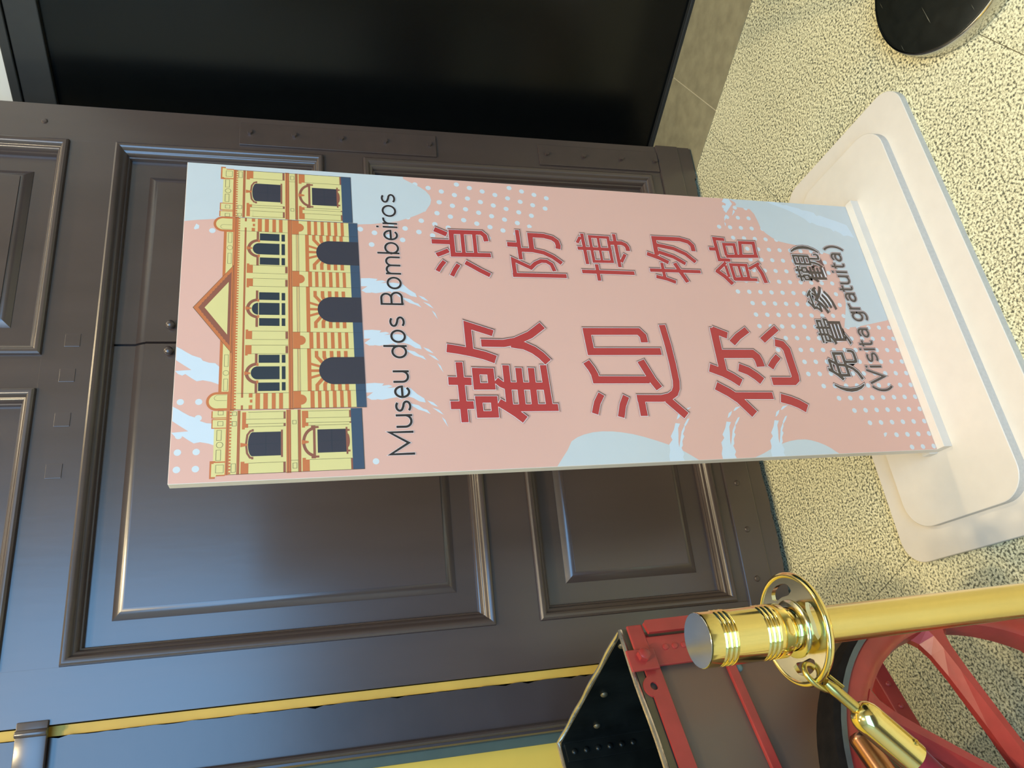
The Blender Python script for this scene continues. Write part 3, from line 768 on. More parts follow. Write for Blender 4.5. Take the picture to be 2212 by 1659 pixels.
H.line([(589, 83), (588.9, 285.3), (484.6, 285.3)], 0.7, 'fl', 9)
# middle block
H.rect(300, 483.2, 82, 278, 'fy', 10)
H.disc(468.7, 63.6, 15.8, 'fo', 10, n=40); H.rect(452.9, 484.5, 63.6, 83, 'fo', 10); H.disc(468.7, 63.8, 11.9, 'fy', 11, n=32); H.rect(456.8, 480.4, 63.8, 78.6, 'fy', 11)
H.line([(470, 78), (470, 64), (472, 60.6), (475, 59.4), (478, 60.6), (479.6, 64), (479.6, 78)], 0.4); H.line([(457.8, 78), (457.8, 64), (460, 60.6), (463, 59.4), (466, 60.6), (467.4, 64), (467.4, 78)], 0.4, 'fl', 13)
H.rect(300, 453.2, 65.2, 83, 'fo', 10); H.rect(300, 452.2, 69.8, 80.2, 'fy', 11)
H.orect(430, 450.5, 72.6, 78.4, l=13); H.orect(387, 408, 72.6, 78.4, l=13); H.ring(419.5, 75.5, 4.0, 4.5, 'fl', 13)
F.poly([(300, 21.6), (384.4, 82.7), (215.6, 82.7)], 'fl', 12); F.poly([(300, 22.6), (382.6, 82.0), (217.4, 82.0)], 'fo', 13)
F.poly([(300, 29.8), (370.4, 79.6), (229.6, 79.6)], 'fb', 14); F.poly([(300, 39.6), (350.3, 75.5), (249.7, 75.5)], 'fy', 15)
for k in range(1, 12):
    a = 303 + 5.4 * k; d = 30.6 + (a - 300) * 0.7075
    F.disc(a, d, 1.7, 'fb', 14, n=8); F.disc(600 - a, d, 1.7, 'fb', 14, n=8)
H.rect(300, 485.2, 82.2, 88.6, 'fo', 12 if False else 11); H.line([(300, 84.2), (485, 84.2)], 0.6, 'fb', 13)
for k in range(36):
    H.rect(301.5 + 5.1 * k, 304.2 + 5.1 * k, 88.6, 91.4, 'fo', 11)
H.rect(300, 484, 98.9, 102.1, 'fo', 11); H.line([(300, 99.8), (484, 99.8)], 0.5, 'fb', 13); H.line([(300, 101.4), (484, 101.4)], 0.5, 'fb', 13)
# banded corner pier, upper storey
for d0, d1 in ((110.5, 115.9), (120.5, 127.3), (132.3, 139.1), (145.1, 151.0), (156.2, 162.2)):
    H.rect(455.6, 482.9, d0, d1, 'fo', 12)
H.rect(463, 476.1, 91.4, 112.2, 'fy', 13); H.rect(471.7, 476.1, 108, 116.1, 'fy', 13); H.rect(462.9, 466.4, 108, 116.1, 'fy', 13); H.line([(455.6, 92), (455.6, 171)], 0.5, 'fl', 14)
H.rect(476.1, 483, 103, 110.4, 'fy', 12)


def window_group(c, both=True):
    T = H if both else F
    def rr(a0, a1, d0, d1, m, l):
        T.rect(c + a0, c + a1, d0, d1, m, l)
    rr(15.6, 34.8, 118.9, 122.9, 'fb', 12); rr(-35.4, -15.8, 118.9, 122.9, 'fb', 12)
    rr(-34.8, 32.6, 122.9, 124.0, 'fy', 12)
    T.ring(c, 122.9, 14.0, 19.2, 'fb', 12, a0=0, a1=180)
    T.poly(archwin(c - 0.6, 11.6, 112.8, 123.0, 157.0, 'fw', 12), 'fw', 12)
    rr(16.7, 31.6, 124.2, 157.0, 'fw', 12); rr(-33.2, -18.6, 124.6, 157.0, 'fw', 12)
    rr(16.3, 31.0, 160.4, 166.2, 'fw', 12); rr(-12.2, 11.0, 160.4, 166.2, 'fw', 12); rr(-33.2, -18.6, 160.4, 166.2, 'fw', 12)
    rr(13.0, 18.2, 121.2, 124.4, 'fo', 13); rr(-18.2, -13.0, 121.2, 124.4, 'fo', 13)
    T.poly([(c - 3.4, 102.9), (c + 3.4, 102.9), (c + 1.2, 112.2), (c - 1.2, 112.2)], 'fo', 14)
window_group(420.3); window_group(300.0, False)
# paired pilasters between the windows
H.rect(369.4, 386, 103.6, 113.4, 'fo', 12); H.rect(343, 358.4, 103.8, 113.9, 'fo', 12); H.rect(386, 388.4, 103.6, 107.6, 'fo', 12); H.rect(340.6, 343, 103.8, 107.8, 'fo', 12)
H.rect(359, 369.2, 104, 170.6, 'fy', 13)
for a in (385.2, 369.3, 359.0, 343.2): H.line([(a, 113.5), (a, 170.6)], 0.5, 'fl', 14)
H.rect(370.8, 384, 166.4, 170.4, 'fb', 13); H.rect(344, 357.4, 166.4, 170.4, 'fb', 13)
H.rect(300, 484.4, 171, 178.2, 'fo', 12); H.line([(300, 173.2), (484.2, 173.2)], 0.8, 'fb', 14); H.line([(300, 176.8), (484.2, 176.8)], 0.5, 'fb', 14)
# lower storey: banded piers and arched doorways
H.line([(300, 185.4), (453, 185.4)], 0.7, 'fb', 12); H.line([(300, 187.3), (453, 187.3)], 0.7, 'fo', 12); H.line([(300, 189.4), (453, 189.4)], 0.7, 'fb', 12)
H.rect(300, 453, 200.6, 206.8, 'fo', 12)
bands = ((204.6, 211.0), (216.2, 221.8), (227.8, 233.6), (239.7, 245.6), (251.4, 257.0), (263.2, 268.6))


def voussoirs(c, both=True):
    T = H if both else F
    def ln(pts, wd):
        if both: H.line([(c + x, d) for x, d in pts], wd, 'fo', 14)
        else: F.stroke([(c + x, d) for x, d in pts], wd, 'fo', 14)
    ln([(0, 205), (0, 222)], 4.8)
    for sg in (1, -1):
        ln([(13 * sg, 205), (7 * sg, 223)], 4.4)
        ln([(36.5 * sg, 215.6), (26 * sg, 215.6), (13 * sg, 226)], 5.6)
        ln([(36.5 * sg, 228.0), (25 * sg, 228.0), (18 * sg, 231)], 5.8)
        for d in (240.0, 251.6, 263.2): ln([(36.5 * sg, d), (22 * sg, d)], 5.9)
    T.poly(archwin(c, 24.9, 219.2, 243.5, 293.2, 'fd', 18, 20), 'fd', 18)
voussoirs(416.5); voussoirs(300.0, False)
for a0, a1 in ((453.0, 482.9), (344.6, 375.6)):
    H.rect(a0, a1, 178.4, 277.4, 'fy', 15)
    H.rect(a0 - 0.4, a1 + 0.6, 178.4, 189.9, 'fo', 16); H.ring((a0 + a1) / 2, 189.8, 0.01, 9.0, 'fo', 16, a0=180, a1=360, n=16)
    for d0, d1 in bands: H.rect(a0, a1 - 0.3, d0, d1, 'fo', 16)
    H.line([(a0, 178), (a0, 277)], 0.5, 'fl', 17); H.line([(a1, 178), (a1, 277)], 0.5, 'fl', 17)
H.rect(300, 482.9, 277.2, 293.2, 'fn', 17)
for a in (391.4, 376, 344.8, 453.2): H.line([(a, 277.3), (a, 293)], 0.4, 'fd', 18)
H.line([(483.4, 83), (483.3, 293.4)], 0.6, 'fl', 19)
F.done('facade_illustration')

# ---- large red characters with a white rim and a printed drop shadow
for nm, strokes in TRC.items():
    p = Print()
    for wd, pts in strokes:
        p.stroke(pts, wd + 6.0, 'shad0', 19, 2.4, 1.5, 1.0)
        p.stroke(pts, wd + 4.2, 'shad1', 20, 1.7, 1.5, 1.0)
        p.stroke(pts, wd + 2.6, 'shad2', 21, 1.0, 1.4, 1.0)
        p.stroke(pts, wd + 1.7, 'white', 22, 0.85)
        p.stroke(pts, wd, 'red', 23)
    p.done('red_character')

# ---- the thin Latin line, drawn as strokes
XH, CAPT, BASE = 339.5, 326.5, 366.8
LW = 4.0


def arc(cx, cy, rx, ry, a0, a1, n=14):
    return [(cx + rx * math.cos(R(a0 + (a1 - a0) * k / n)), cy - ry * math.sin(R(a0 + (a1 - a0) * k / n))) for k in range(n + 1)]


def glyph(ch, l, r):
    h = LW / 2; L_, R_ = l + h, r - h; cx = (L_ + R_) / 2; rx = (R_ - L_) / 2
    top, bot = XH + h, BASE - h; cy = (top + bot) / 2; ry = (bot - top) / 2
    if ch == 'M': return [[(L_, BASE), (L_, CAPT + 1), (cx, BASE - 9), (R_, CAPT + 1), (R_, BASE)]]
    if ch == 'u': return [[(L_, XH)] + arc(cx, bot - rx, rx, rx, 180, 350, 14), [(R_, XH), (R_, BASE)]]
    if ch == 'o': return [arc(cx, cy, rx, ry, 0, 360, 28)]
    if ch == 'e': return [[(L_ + 0.5, cy), (R_, cy)] + arc(cx, cy, rx, ry, 4, 318, 24)]
    if ch == 'd': return [arc(cx - 0.0, cy, rx, ry, 0, 360, 28), [(R_, CAPT), (R_, BASE)]]
    if ch == 'b': return [arc(cx, cy, rx, ry, 0, 360, 28), [(L_, CAPT), (L_, BASE)]]
    if ch == 's': return [arc(cx, top + ry * 0.47, rx * 0.92, ry * 0.47, 35, 250, 14)[:-1] + [(cx, cy)] + arc(cx, bot - ry * 0.5, rx, ry * 0.5, 70, -150, 14)[1:]]
    if ch == 'i': return [[(cx, XH), (cx, BASE)], [(cx, CAPT + 1.0), (cx, CAPT + 5.6)]]
    if ch == 'r': return [[(L_, XH), (L_, BASE)], [(L_, XH + 13)] + arc(L_ + 11, XH + 11.5, 11, 11.5 - h, 170, 80, 8)]
    if ch == 'm':
        q = (R_ - L_) / 4
        return [[(L_, XH), (L_, BASE)], arc(L_ + q, top + q, q, q, 170, 0, 12) + [(L_ + 2 * q, BASE)], arc(L_ + 3 * q, top + q, q, q, 170, 0, 12) + [(R_, BASE)]]
    if ch == 'B':
        t = CAPT + h; m_ = (t + BASE - h) / 2 - 0.6; r1 = (m_ - t) / 2; r2 = (BASE - h - m_) / 2
        return [[(L_, CAPT), (L_, BASE)], [(L_, t)] + arc(R_ - r1 - 2.5, t + r1, r1, r1, 90, -90, 12) + [(L_, m_)] + [],
                [(L_, m_)] + arc(R_ - r2, m_ + r2, r2, r2, 90, -90, 12) + [(L_, BASE - h)]]
    return []
TXT = [('M', 31.2, 73.0), ('u', 78.3, 102.6), ('s', 106.2, 127.2), ('e', 131.5, 154.8), ('u', 159.6, 183.1), ('d', 205.6, 231.5), ('o', 235.4, 261.8), ('s', 266.2, 288.2),
       ('B', 311.0, 338.6), ('o', 343.4, 370.0), ('m', 374.6, 413.8), ('b', 418.6, 445.2), ('e', 448.8, 472.4), ('i', 476.2, 481.0), ('r', 484.6, 500.2), ('o', 501.6, 529.2), ('s', 533.2, 555.2)]
for ch, l, r in TXT:
    p = Print()
    for s in glyph(ch, l, r):
        p.stroke(s, LW + 1.2, 'white', 20, 0.5); p.stroke(s, LW, 'ink', 21)
    p.done('letter')


# ---- small dark lines set from the built-in type
def typeset(name, body, a0, a1, d0, d1, weight=0.0):
    """flat type squeezed into the box a0..a1 (from the left) x d0..d1 (from the top), with rim and shadow"""
    cu = bpy.data.curves.new(name, 'FONT'); cu.body = body; cu.resolution_u = 3
    tmp = bpy.data.objects.new(name, cu); COL.objects.link(tmp)
    res = []
    for off in (weight, weight + 0.014, weight + 0.026):
        cu.offset = off
        dg = bpy.context.evaluated_depsgraph_get(); dg.update()
        me = tmp.evaluated_get(dg).to_mesh()
        res.append(([v.co.copy() for v in me.vertices], [list(q.vertices) for q in me.polygons]))
        tmp.evaluated_get(dg).to_mesh_clear()
    bpy.data.objects.remove(tmp); bpy.data.curves.remove(cu)
    xs = [v.x for v in res[0][0]]; ys = [v.y for v in res[0][0]]
    x0, x1, y0, y1 = min(xs), max(xs), min(ys), max(ys)
    p = Print()
    def tr(v, lay, dx=0, dy=0):
        return SP(a0 + (v.x - x0) / (x1 - x0) * (a1 - a0) + dx, d1 - (v.y - y0) / (y1 - y0) * (d1 - d0) + dy, lay)
    for (vs, fs), m, lay, dx, dy in ((res[2], 'shad2', 20, 0.9, 0.7), (res[1], 'white', 21, 0, 0), (res[0], 'inkbrown', 22, 0, 0)):
        p.add([tr(v, lay, dx, dy) for v in vs], fs, M[m])
    return p.done(name)
for ch, a0, a1, d0, d1 in (('(', 128.7, 147.0, 1221, 1293.6), ('免', 153.5, 225.0, 1217.5, 1298), ('費', 235.5, 300.0, 1222, 1299), ('參', 309.5, 379.0, 1222, 1292), ('觀', 387.5, 462.0, 1218, 1293), (')', 462.6, 482.0, 1222, 1294)):
    typeset('small_character', ch, a0, a1, d0, d1, 0.006)


def glyph2(ch, l, r, XH=1322.6, CAPT=1310.4, BASE=1351.6, DESC=1363.4, LW=5.2):
    h = LW / 2; L_, R_ = l + h, r - h; cx = (L_ + R_) / 2; rx = (R_ - L_) / 2
    top, bot = XH + h, BASE - h; cy = (top + bot) / 2; ry = (bot - top) / 2
    if ch == 'V': return [[(L_ - 0.5, CAPT), (cx, BASE - 1.5), (R_ + 0.5, CAPT)]]
    if ch == 'i': return [[(cx, XH), (cx, BASE)], [(cx, CAPT + 1), (cx, CAPT + 6.2)]]
    if ch == 's': return [arc(cx, top + ry * 0.47, rx * 0.92, ry * 0.47, 35, 250, 14)[:-1] + [(cx, cy)] + arc(cx, bot - ry * 0.5, rx, ry * 0.5, 70, -150, 14)[1:]]
    if ch == 't':
        x = l + (r - l) * 0.40
        return [[(x, XH - 7), (x, bot - 5), (x + 1.2, bot - 1.6), (x + 3.6, bot), (R_ + 1.5, bot)], [(l, XH + h), (r, XH + h)]]
    if ch == 'a':
        return [[(L_ + 1, top + 3)] + arc(cx + 0.6, top + 7.5, rx - 0.6, 7.5, 140, 0, 10) + [(R_, BASE)], arc(cx, bot - 7.4, rx, 7.4, 25, 335, 20) + [(R_, bot - 9)]]
    if ch == 'g':
        return [arc(cx, cy, rx, ry, 0, 360, 26), [(R_, XH), (R_, BASE + 2)] + arc(cx, BASE + 2, rx, DESC - BASE - 2 - h, -8, -150, 12)]
    if ch == 'r': return [[(L_, XH), (L_, BASE)], [(L_, XH + 11)] + arc(L_ + 10, XH + 10.5, 10, 10.5 - h, 170, 75, 8)]
    if ch == 'u': return [[(L_, XH)] + arc(cx, bot - rx, rx, rx, 180, 350, 14), [(R_, XH), (R_, BASE)]]
    if ch == '(': return [arc(R_ + 14, 1336, 24.5, 31, 128, 232, 14)]
    if ch == ')': return [arc(L_ - 14, 1336.5, 24.5, 32, 52, -52, 14)]
    return []
for ch, l, r in (('(', 131.7, 144.0), ('V', 144.9, 179.6), ('i', 181.6, 188.2), ('s', 194.4, 218.2), ('i', 221.6, 228.6), ('t', 231.4, 246.4), ('a', 252.6, 276.0),
                 ('g', 291.6, 316.4), ('r', 320.6, 337.4), ('a', 339.6, 363.4), ('t', 365.0, 381.0), ('u', 384.0, 407.6), ('i', 412.2, 419.4), ('t', 424.4, 439.4), ('a', 443.4, 466.4), (')', 470.0, 483.2)):
    p = Print()
    for s_ in glyph2(ch, l, r):
        p.stroke(s_, 8.2, 'shad1', 19, 1.4, 0.8, 0.7); p.stroke(s_, 6.9, 'shad2', 20, 0.9, 0.7, 0.6)
        p.stroke(s_, 6.3, 'white', 21, 0.55); p.stroke(s_, 5.2, 'inkbrown', 22)
    p.done('small_letter')

# ================================================================== BRASS STANCHION AND VELVET ROPE
PX, PY = 0.0354, 0.7190
post = empty('brass_stanchion', (PX, PY, 0), 'polished brass barrier post with grooved head beside the red cart', 'barrier post')
part('base', post, lambda b: b.lathe([(0.0, 0.0), (0.16, 0.0), (0.16, 0.0), (0.16, 0.010), (0.155, 0.016), (0.08, 0.028), (0.03, 0.04), (0.0, 0.04)], M['brass'], 64))
part('pole', post, lambda b: b.lathe([(0.0197, 0.03), (0.0197, 0.772)], M['brass_pole'], 48))


def head(b):
    pr = [(0.0277, 0.8945), (0.0277, 0.8945), (0.0279, 0.8935)]
    for zc in (0.8775, 0.8720, 0.8665, 0.8270, 0.8215, 0.8160):
        pr += [(0.0279, zc + 0.0026), (0.0279, zc + 0.0026), (0.0269, zc + 0.0020), (0.0269, zc + 0.0020), (0.0277, zc + 0.001), (0.0281, zc), (0.0277, zc - 0.001), (0.0269, zc - 0.0020), (0.0269, zc - 0.0020), (0.0279, zc - 0.0026)]
    pr += [(0.0279, 0.7990), (0.0279, 0.7990), (0.0268, 0.7972), (0.0268, 0.7972), (0.0225, 0.7968), (0.0225, 0.7968), (0.0205, 0.795), (0.0205, 0.7915), (0.0222, 0.790), (0.0222, 0.7885), (0.0205, 0.787), (0.0215, 0.7845), (0.0235, 0.783)]
    b.lathe(pr, M['brass'], 64)
part('head', post, head)
part('cap', post, lambda b: b.lathe([(0.0, 0.8948), (0.0272, 0.8948), (0.0274, 0.8952), (0.0270, 0.8956), (0.0, 0.8958)], M['chrome'], 64))


def ringplate(b):
    # disc with four kidney-shaped slots
    n = 96; r_in, ra, rb, ro = 0.019, 0.0335, 0.0470, 0.0555
    rot0 = R(186); half = R(26)
    z0, z1 = 0.7765, 0.7815
    def slot(a):
        for k in range(4):
            d = (a - rot0 - k * pi / 2 + pi) % (2 * pi) - pi
            if abs(d) < half: return math.sqrt(max(0.0, 1 - (d / half) ** 4))
        return 0.0
    rows = []
    for k in range(n):
        a = 2 * pi * k / n; s = slot(a); mid = (ra + rb) / 2; hw = (rb - ra) / 2 * s
        rows.append((a, [r_in, mid - hw, mid + hw, ro], s))
    v = []
    for a, rr, s in rows:
        for r in rr:
            for z in (z0, z1): v.append((r * math.cos(a), r * math.sin(a), z))
    def I(k, i, t): return (k % n) * 8 + i * 2 + t
    top = []; sides = []; slotw = []
    for k in range(n):
        for i in (0, 2):
            top.append((I(k, i, 1), I(k, i + 1, 1), I(k + 1, i + 1, 1), I(k + 1, i, 1)))
            top.append((I(k, i, 0), I(k + 1, i, 0), I(k + 1, i + 1, 0), I(k, i + 1, 0)))
        sides.append((I(k, 3, 0), I(k + 1, 3, 0), I(k + 1, 3, 1), I(k, 3, 1)))
        if rows[k][2] > 0 or rows[(k + 1) % n][2] > 0:
            slotw.append((I(k, 1, 0), I(k, 1, 1), I(k + 1, 1, 1), I(k + 1, 1, 0)))
            slotw.append((I(k, 2, 0), I(k + 1, 2, 0), I(k + 1, 2, 1), I(k, 2, 1)))
    b.add(v, top + slotw, M['brass_white']); b.add(v, sides, M['brass'])
    # domed collar under and over the plate, rolled outer edge
    b.lathe([(0.0300, 0.7816), (0.0298, 0.783), (0.027, 0.7848), (0.0225, 0.7852)], M['brass_white'], 64, caps=False)
    tor = [(0.0555 + 0.0034 * math.cos(2 * pi * k / 12), 0.779 + 0.0042 * math.sin(2 * pi * k / 12)) for k in range(13)]
    b.lathe(tor, M['brass'], 96, caps=False)
    b.lathe([(0.0197, 0.770), (0.0245, 0.771), (0.026, 0.774), (0.026, 0.7764)], M['brass'], 64, caps=False)
part('rope_ring', post, ringplate)

rope = empty('velvet_rope', (PX - 0.04, PY, 0.0), 'crimson velvet barrier rope with brass end hooked to the post', 'rope')
RO = Vector((-(PX - 0.04), -PY, 0.0))
HOLE = Vector((-0.0075, 0.7150, 0.7815))           # where the hook passes through the ring
FT = Vector((-0.0475, 0.700, 0.7465)); FB = Vector((-0.1000, 0.700, 0.6960))
ax = (FB - FT).normalized(); side = Vector((0, 1, 0)); nrm = ax.cross(side).normalized()


def hook(b):
    s = FT - ax * 0.034                             # where the loop begins
    c = (HOLE + s) / 2
    L = (s - HOLE).length / 2 + 0.005
    pts = []
    for k in range(28):
        a = 2 * pi * k / 28
        pts.append(RO + c + ax * (L * math.cos(a)) + (side * 0.40 + nrm * 0.92).normalized() * (0.0090 * math.sin(a) * (1.0 + 0.25 * math.cos(a) * -1)))
    b.tube(pts, 0.0030, M['brass_dull'], 12, closed=True)
    b.tube([RO + s - ax * 0.004, RO + s + ax * 0.006, RO + s + ax * 0.014, RO + FT + ax * 0.003], [0.0040, 0.0062, 0.0058, 0.0058], M['brass_dull'], 16)
    b.tube([RO + s + nrm * 0.0062 + side * -0.004 - ax * 0.006, RO + s + nrm * 0.0070 + side * -0.004 + ax * 0.012], 0.0016, M['brass_dull'], 8)
part('snap_hook', rope, hook)
q = ax.to_track_quat('Z', 'Y').to_matrix().to_4x4()


def ferrule(b):
    mt = Matrix.Translation(RO + FT) @ q
    Lf = (FB - FT).length
    b.lathe([(0.0, 0.0), (0.0062, 0.0), (0.0090, 0.0012), (0.0128, 0.005), (0.0152, 0.0105), (0.0160, 0.017), (0.0160, 0.0185), (0.0160, Lf - 0.001), (0.0160, Lf), (0.0160, Lf), (0.0146, Lf + 0.0006), (0.0146, Lf - 0.004)], M['brass'], 48, mt, caps=False)
fer = part('ferrule', rope, ferrule)


def screw(b):
    p = RO + FT + ax * ((FB - FT).length - 0.013)
    d = (Vector((0, 0, CAM_H)) - (p - RO)).normalized(); d = (d - ax * d.dot(ax)).normalized()
    d = (d * 0.72 + side.cross(ax).normalized() * -0.0 + nrm * (0.7 if nrm.x > 0 else -0.7)).normalized(); d = (d - ax * d.dot(ax)).normalized()
    mt = Matrix.Translation(p + d * 0.0155) @ d.to_track_quat('Z', 'Y').to_matrix().to_4x4()
    b.lathe([(0.0038, 0.0), (0.0038, 0.0008), (0.0028, 0.0018), (0.0008, 0.0018), (0.0008, 0.0010), (0.0, 0.0010)], M['brass_dull'], 16, mt)
part('screw', fer, screw)


def velvet(b):
    P = [FB - ax * 0.003]
    for k in range(1, 30):
        t = k / 29.0
        P.append(FB + Vector((-0.72 * t, -0.10 * t, -0.70 * t * (1 - 0.52 * t) * 0.75 - 0.0)))
    b.tube([RO + p for p in P], 0.0146, M['velvet'], 28)
part('velvet_cord', rope, velvet)

# second post at the right edge: only its foot is in view
p2 = empty('black_base_stanchion', (1.254, 0.715, 0), 'barrier post with a scratched black round foot and chrome rim on the granite', 'barrier post')
part('foot_rim', p2, lambda b: b.lathe([(0.172, 0.0), (0.1795, 0.0015), (0.1805, 0.004), (0.1805, 0.030), (0.1790, 0.0330), (0.1755, 0.0345), (0.1735, 0.0345)], M['chrome'], 96, caps=False))
part('foot', p2, lambda b: b.lathe([(0.1735, 0.0), (0.1735, 0.0335), (0.1735, 0.0335), (0.170, 0.0345), (0.10, 0.0370), (0.04, 0.042), (0.02, 0.046), (0.0, 0.046)], M['blackdisc'], 96))
part('pole', p2, lambda b: b.lathe([(0.0197, 0.03), (0.0197, 0.88), (0.0197, 0.88), (0.028, 0.885), (0.028, 0.95), (0.0, 0.955)], M['chrome'], 40))

# ================================================================== RED FIRE CART
CA = R(22.5)
cart = empty('fire_cart', (0, 0, 0), 'old red hand-drawn fire pump cart with open copper tank and spoked wheel', 'cart')
ce = Vector((math.cos(CA), math.sin(CA), 0)); cn = Vector((-math.sin(CA), math.cos(CA), 0))
CO = ce * 0.134 + cn * 1.20
cart.location = CO; cart.rotation_euler = (0, 0, CA)
SO, TO = -0.134, -1.20                             # measured (s, t) -> cart local


def cbox(name, s0, s1, t0, t1, z0, z1, m, c=0.001, parent=None):
    return part(name, parent or cart, lambda b: b.box(s0 + SO, s1 + SO, t0 + TO, t1 + TO, z0, z1, M[m], c))

SL = -0.62                                        # far left end of the tank, out of view
T0, T1, SR = 1.024, 1.452, 0.513


def tank(b):
    th = 0.004
    x0, x1, y0, y1, z0, z1 = SL + SO, SR + SO, T0 + TO, T1 + TO, 0.415, 0.798
    o = rrect(x0, x1, y0, y1, 0.012, 4); i = rrect(x0 + th, x1 - th, y0 + th, y1 - th, 0.010, 4); n = len(o)
    v = [(*p, z0) for p in o] + [(*p, z1) for p in o]
    b.add(v, [(k, (k + 1) % n, n + (k + 1) % n, n + k) for k in range(n)] + [list(range(n - 1, -1, -1))], M['copper'])
    v = [(*p, z0 + th) for p in i] + [(*p, z1) for p in i]
    b.add(v, [(k, n + k, n + (k + 1) % n, (k + 1) % n) for k in range(n)] + [list(range(n))], M['tankdark'])
    v = [(*p, z1) for p in o] + [(*p, z1) for p in i]
    b.add(v, [(k, (k + 1) % n, n + (k + 1) % n, n + k) for k in range(n)], M['olive'])
tk = part('tank', cart, tank)


def lip(b):
    x0, x1, y0, y1 = SL + SO, SR + SO + 0.001, T0 + TO - 0.001, T1 + TO
    # rolled edge, slightly hammered
    pts = []
    def seg(a, c, n):
        for k in range(n):
            t = k / n; pts.append((a[0] + (c[0] - a[0]) * t, a[1] + (c[1] - a[1]) * t, 0.7995 + 0.0010 * math.sin(37 * (a[0] + (c[0] - a[0]) * t) + 53 * (a[1] + (c[1] - a[1]) * t))))
    seg((x0, y0), (x1, y0), 40); seg((x1, y0), (x1, y1), 30); seg((x1, y1), (x0, y1), 40); seg((x0, y1), (x0, y0), 20)
    b.tube(pts, 0.0042, M['lip'], 8, closed=True)
part('tank_lip', cart, lip)
cbox('rim_band', SL, SR + 0.002, T0 - 0.0035, T0 - 0.0005, 0.7835, 0.7955, 'olive', 0.0006)
cbox('seam_angle', SR - 0.040, SR - 0.006, T1 - 0.0085, T1 - 0.0045, 0.43, 0.792, 'tankdark', 0.0008)


def rivets(name, spots, axis, m, r=0.005):
    for p in spots:
        def fn(b, p=p):
            rot = {'t-': Matrix.Rotation(R(90), 4, 'X'), 's-': Matrix.Rotation(R(-90), 4, 'Y')}[axis]
            b.lathe([(r, 0.0), (r * 0.92, r * 0.35), (r * 0.6, r * 0.62), (0.0, r * 0.72)], M[m], 14, Matrix.Translation((p[0] + SO, p[1] + TO, p[2])) @ rot)
        part(name, cart, fn)
rivets('rivet', [(SR - 0.023, T1 - 0.0085, z) for z in (0.775, 0.750, 0.725, 0.700, 0.675, 0.650)], 't-', 'tankdark', 0.006)
rivets('rivet', [(SR - 0.0042, t, z) for t, z in ((1.06, 0.785), (1.24, 0.765), (1.38, 0.74))], 's-', 'olive', 0.007)

# red flat bar under the rim, with its eye and hole
def flatbar(b):
    y0, y1 = T0 + TO - 0.0075, T0 + TO - 0.0035
    n = 20; c = (0.419 + SO, 0.7765); ro, rh = 0.0165, 0.0062
    left = SL + SO; top, bot = 0.7815, 0.7565
    outer = [(left, bot), (0.50 + SO, bot), (0.50 + SO, top)]
    for k in range(n + 1):
        a = R(20 + 140 * k / n)
        outer.append((c[0] + ro * math.cos(a), c[1] + ro * math.sin(a)))
    outer += [(left, top)]
    # split into bars around the hole so that the hole is open
    hole = [(c[0] + rh * math.cos(2 * pi * k / 24), c[1] + rh * math.sin(2 * pi * k / 24)) for k in range(24)]
    bm = bmesh.new()
    vo = [bm.verts.new((x, y0, z)) for x, z in outer]; vh = [bm.verts.new((x, y0, z)) for x, z in hole]
    eo = [bm.edges.new((vo[k], vo[(k + 1) % len(vo)])) for k in range(len(vo))]
    eh = [bm.edges.new((vh[k], vh[(k + 1) % 24])) for k in range(24)]
    bmesh.ops.triangle_fill(bm, use_beauty=True, edges=eo + eh)
    r = bmesh.ops.extrude_face_region(bm, geom=bm.faces[:])
    for g in r['geom']:
        if isinstance(g, bmesh.types.BMVert): g.co.y = y1
    b.frombm(bm, M['cartred']); bm.free()
part('flat_bar', cart, flatbar)


def corner(b):
    t0 = T0 + TO
    b.box(0.446 + SO, 0.494 + SO, t0 - 0.0135, t0 - 0.0080, 0.520, 0.790, M['cartred'], 0.0015)     # upright strap
    b.box(0.440 + SO, 0.4735 + SO, t0 - 0.019, t0 - 0.0138, 0.7615, 0.8080, M['cartred'], 0.0015)   # clip under the bolt
    b.box(0.4735 + SO, 0.516 + SO, t0 - 0.0142, t0 - 0.0082, 0.7640, 0.7905, M['cartred'], 0.002)   # band round the corner
cp = part('corner_bracket', cart, corner)


def hexb(b):
    c = (0.462 + SO, 0.783); y = T0 + TO - 0.019
    pts = [(c[0] + 0.0108 * math.cos(R(60 * k + 12)), c[1] + 0.0108 * math.sin(R(60 * k + 12))) for k in range(6)]
    b.prism(pts, 'y', y - 0.009, y, M['cartred'])
    b.lathe([(0.0085, 0), (0.006, 0.0015), (0, 0.002)], M['cartred'], 16, Matrix.Translation((c[0], y - 0.009, c[1])) @ Matrix.Rotation(R(90), 4, 'X'))
part('hex_bolt', cp, hexb)
for z in (0.738, 0.722, 0.706, 0.690):
    def rv(b, z=z):
        b.lathe([(0.005, 0), (0.0044, 0.002), (0.0, 0.0032)], M['cartred'], 12, Matrix.Translation((0.474 + SO, T0 + TO - 0.0135, z)) @ Matrix.Rotation(R(90), 4, 'X'))
    part('rivet', cp, rv)
part('guard_plate', cart, lambda b: b.prism([(0.497 + SO, 0.7600), (0.514 + SO, 0.7640), (0.518 + SO, 0.760), (0.518 + SO, 0.60), (0.497 + SO, 0.60)], 'y', T0 + TO - 0.022, T0 + TO - 0.015, M['cartred']))
cbox('side_strip', SL, 0.442, T0 - 0.0080, T0 - 0.0005, 0.6285, 0.6440, 'cartred', 0.0015)
cbox('tank_foot_band', SL, SR - 0.03, T0 - 0.006, T0 - 0.0006, 0.4155, 0.4700, 'olive', 0.001)
cbox('chassis_rail', SL, 0.455, T0 - 0.030, T0 + 0.020, 0.3850, 0.4135, 'cartred', 0.002)
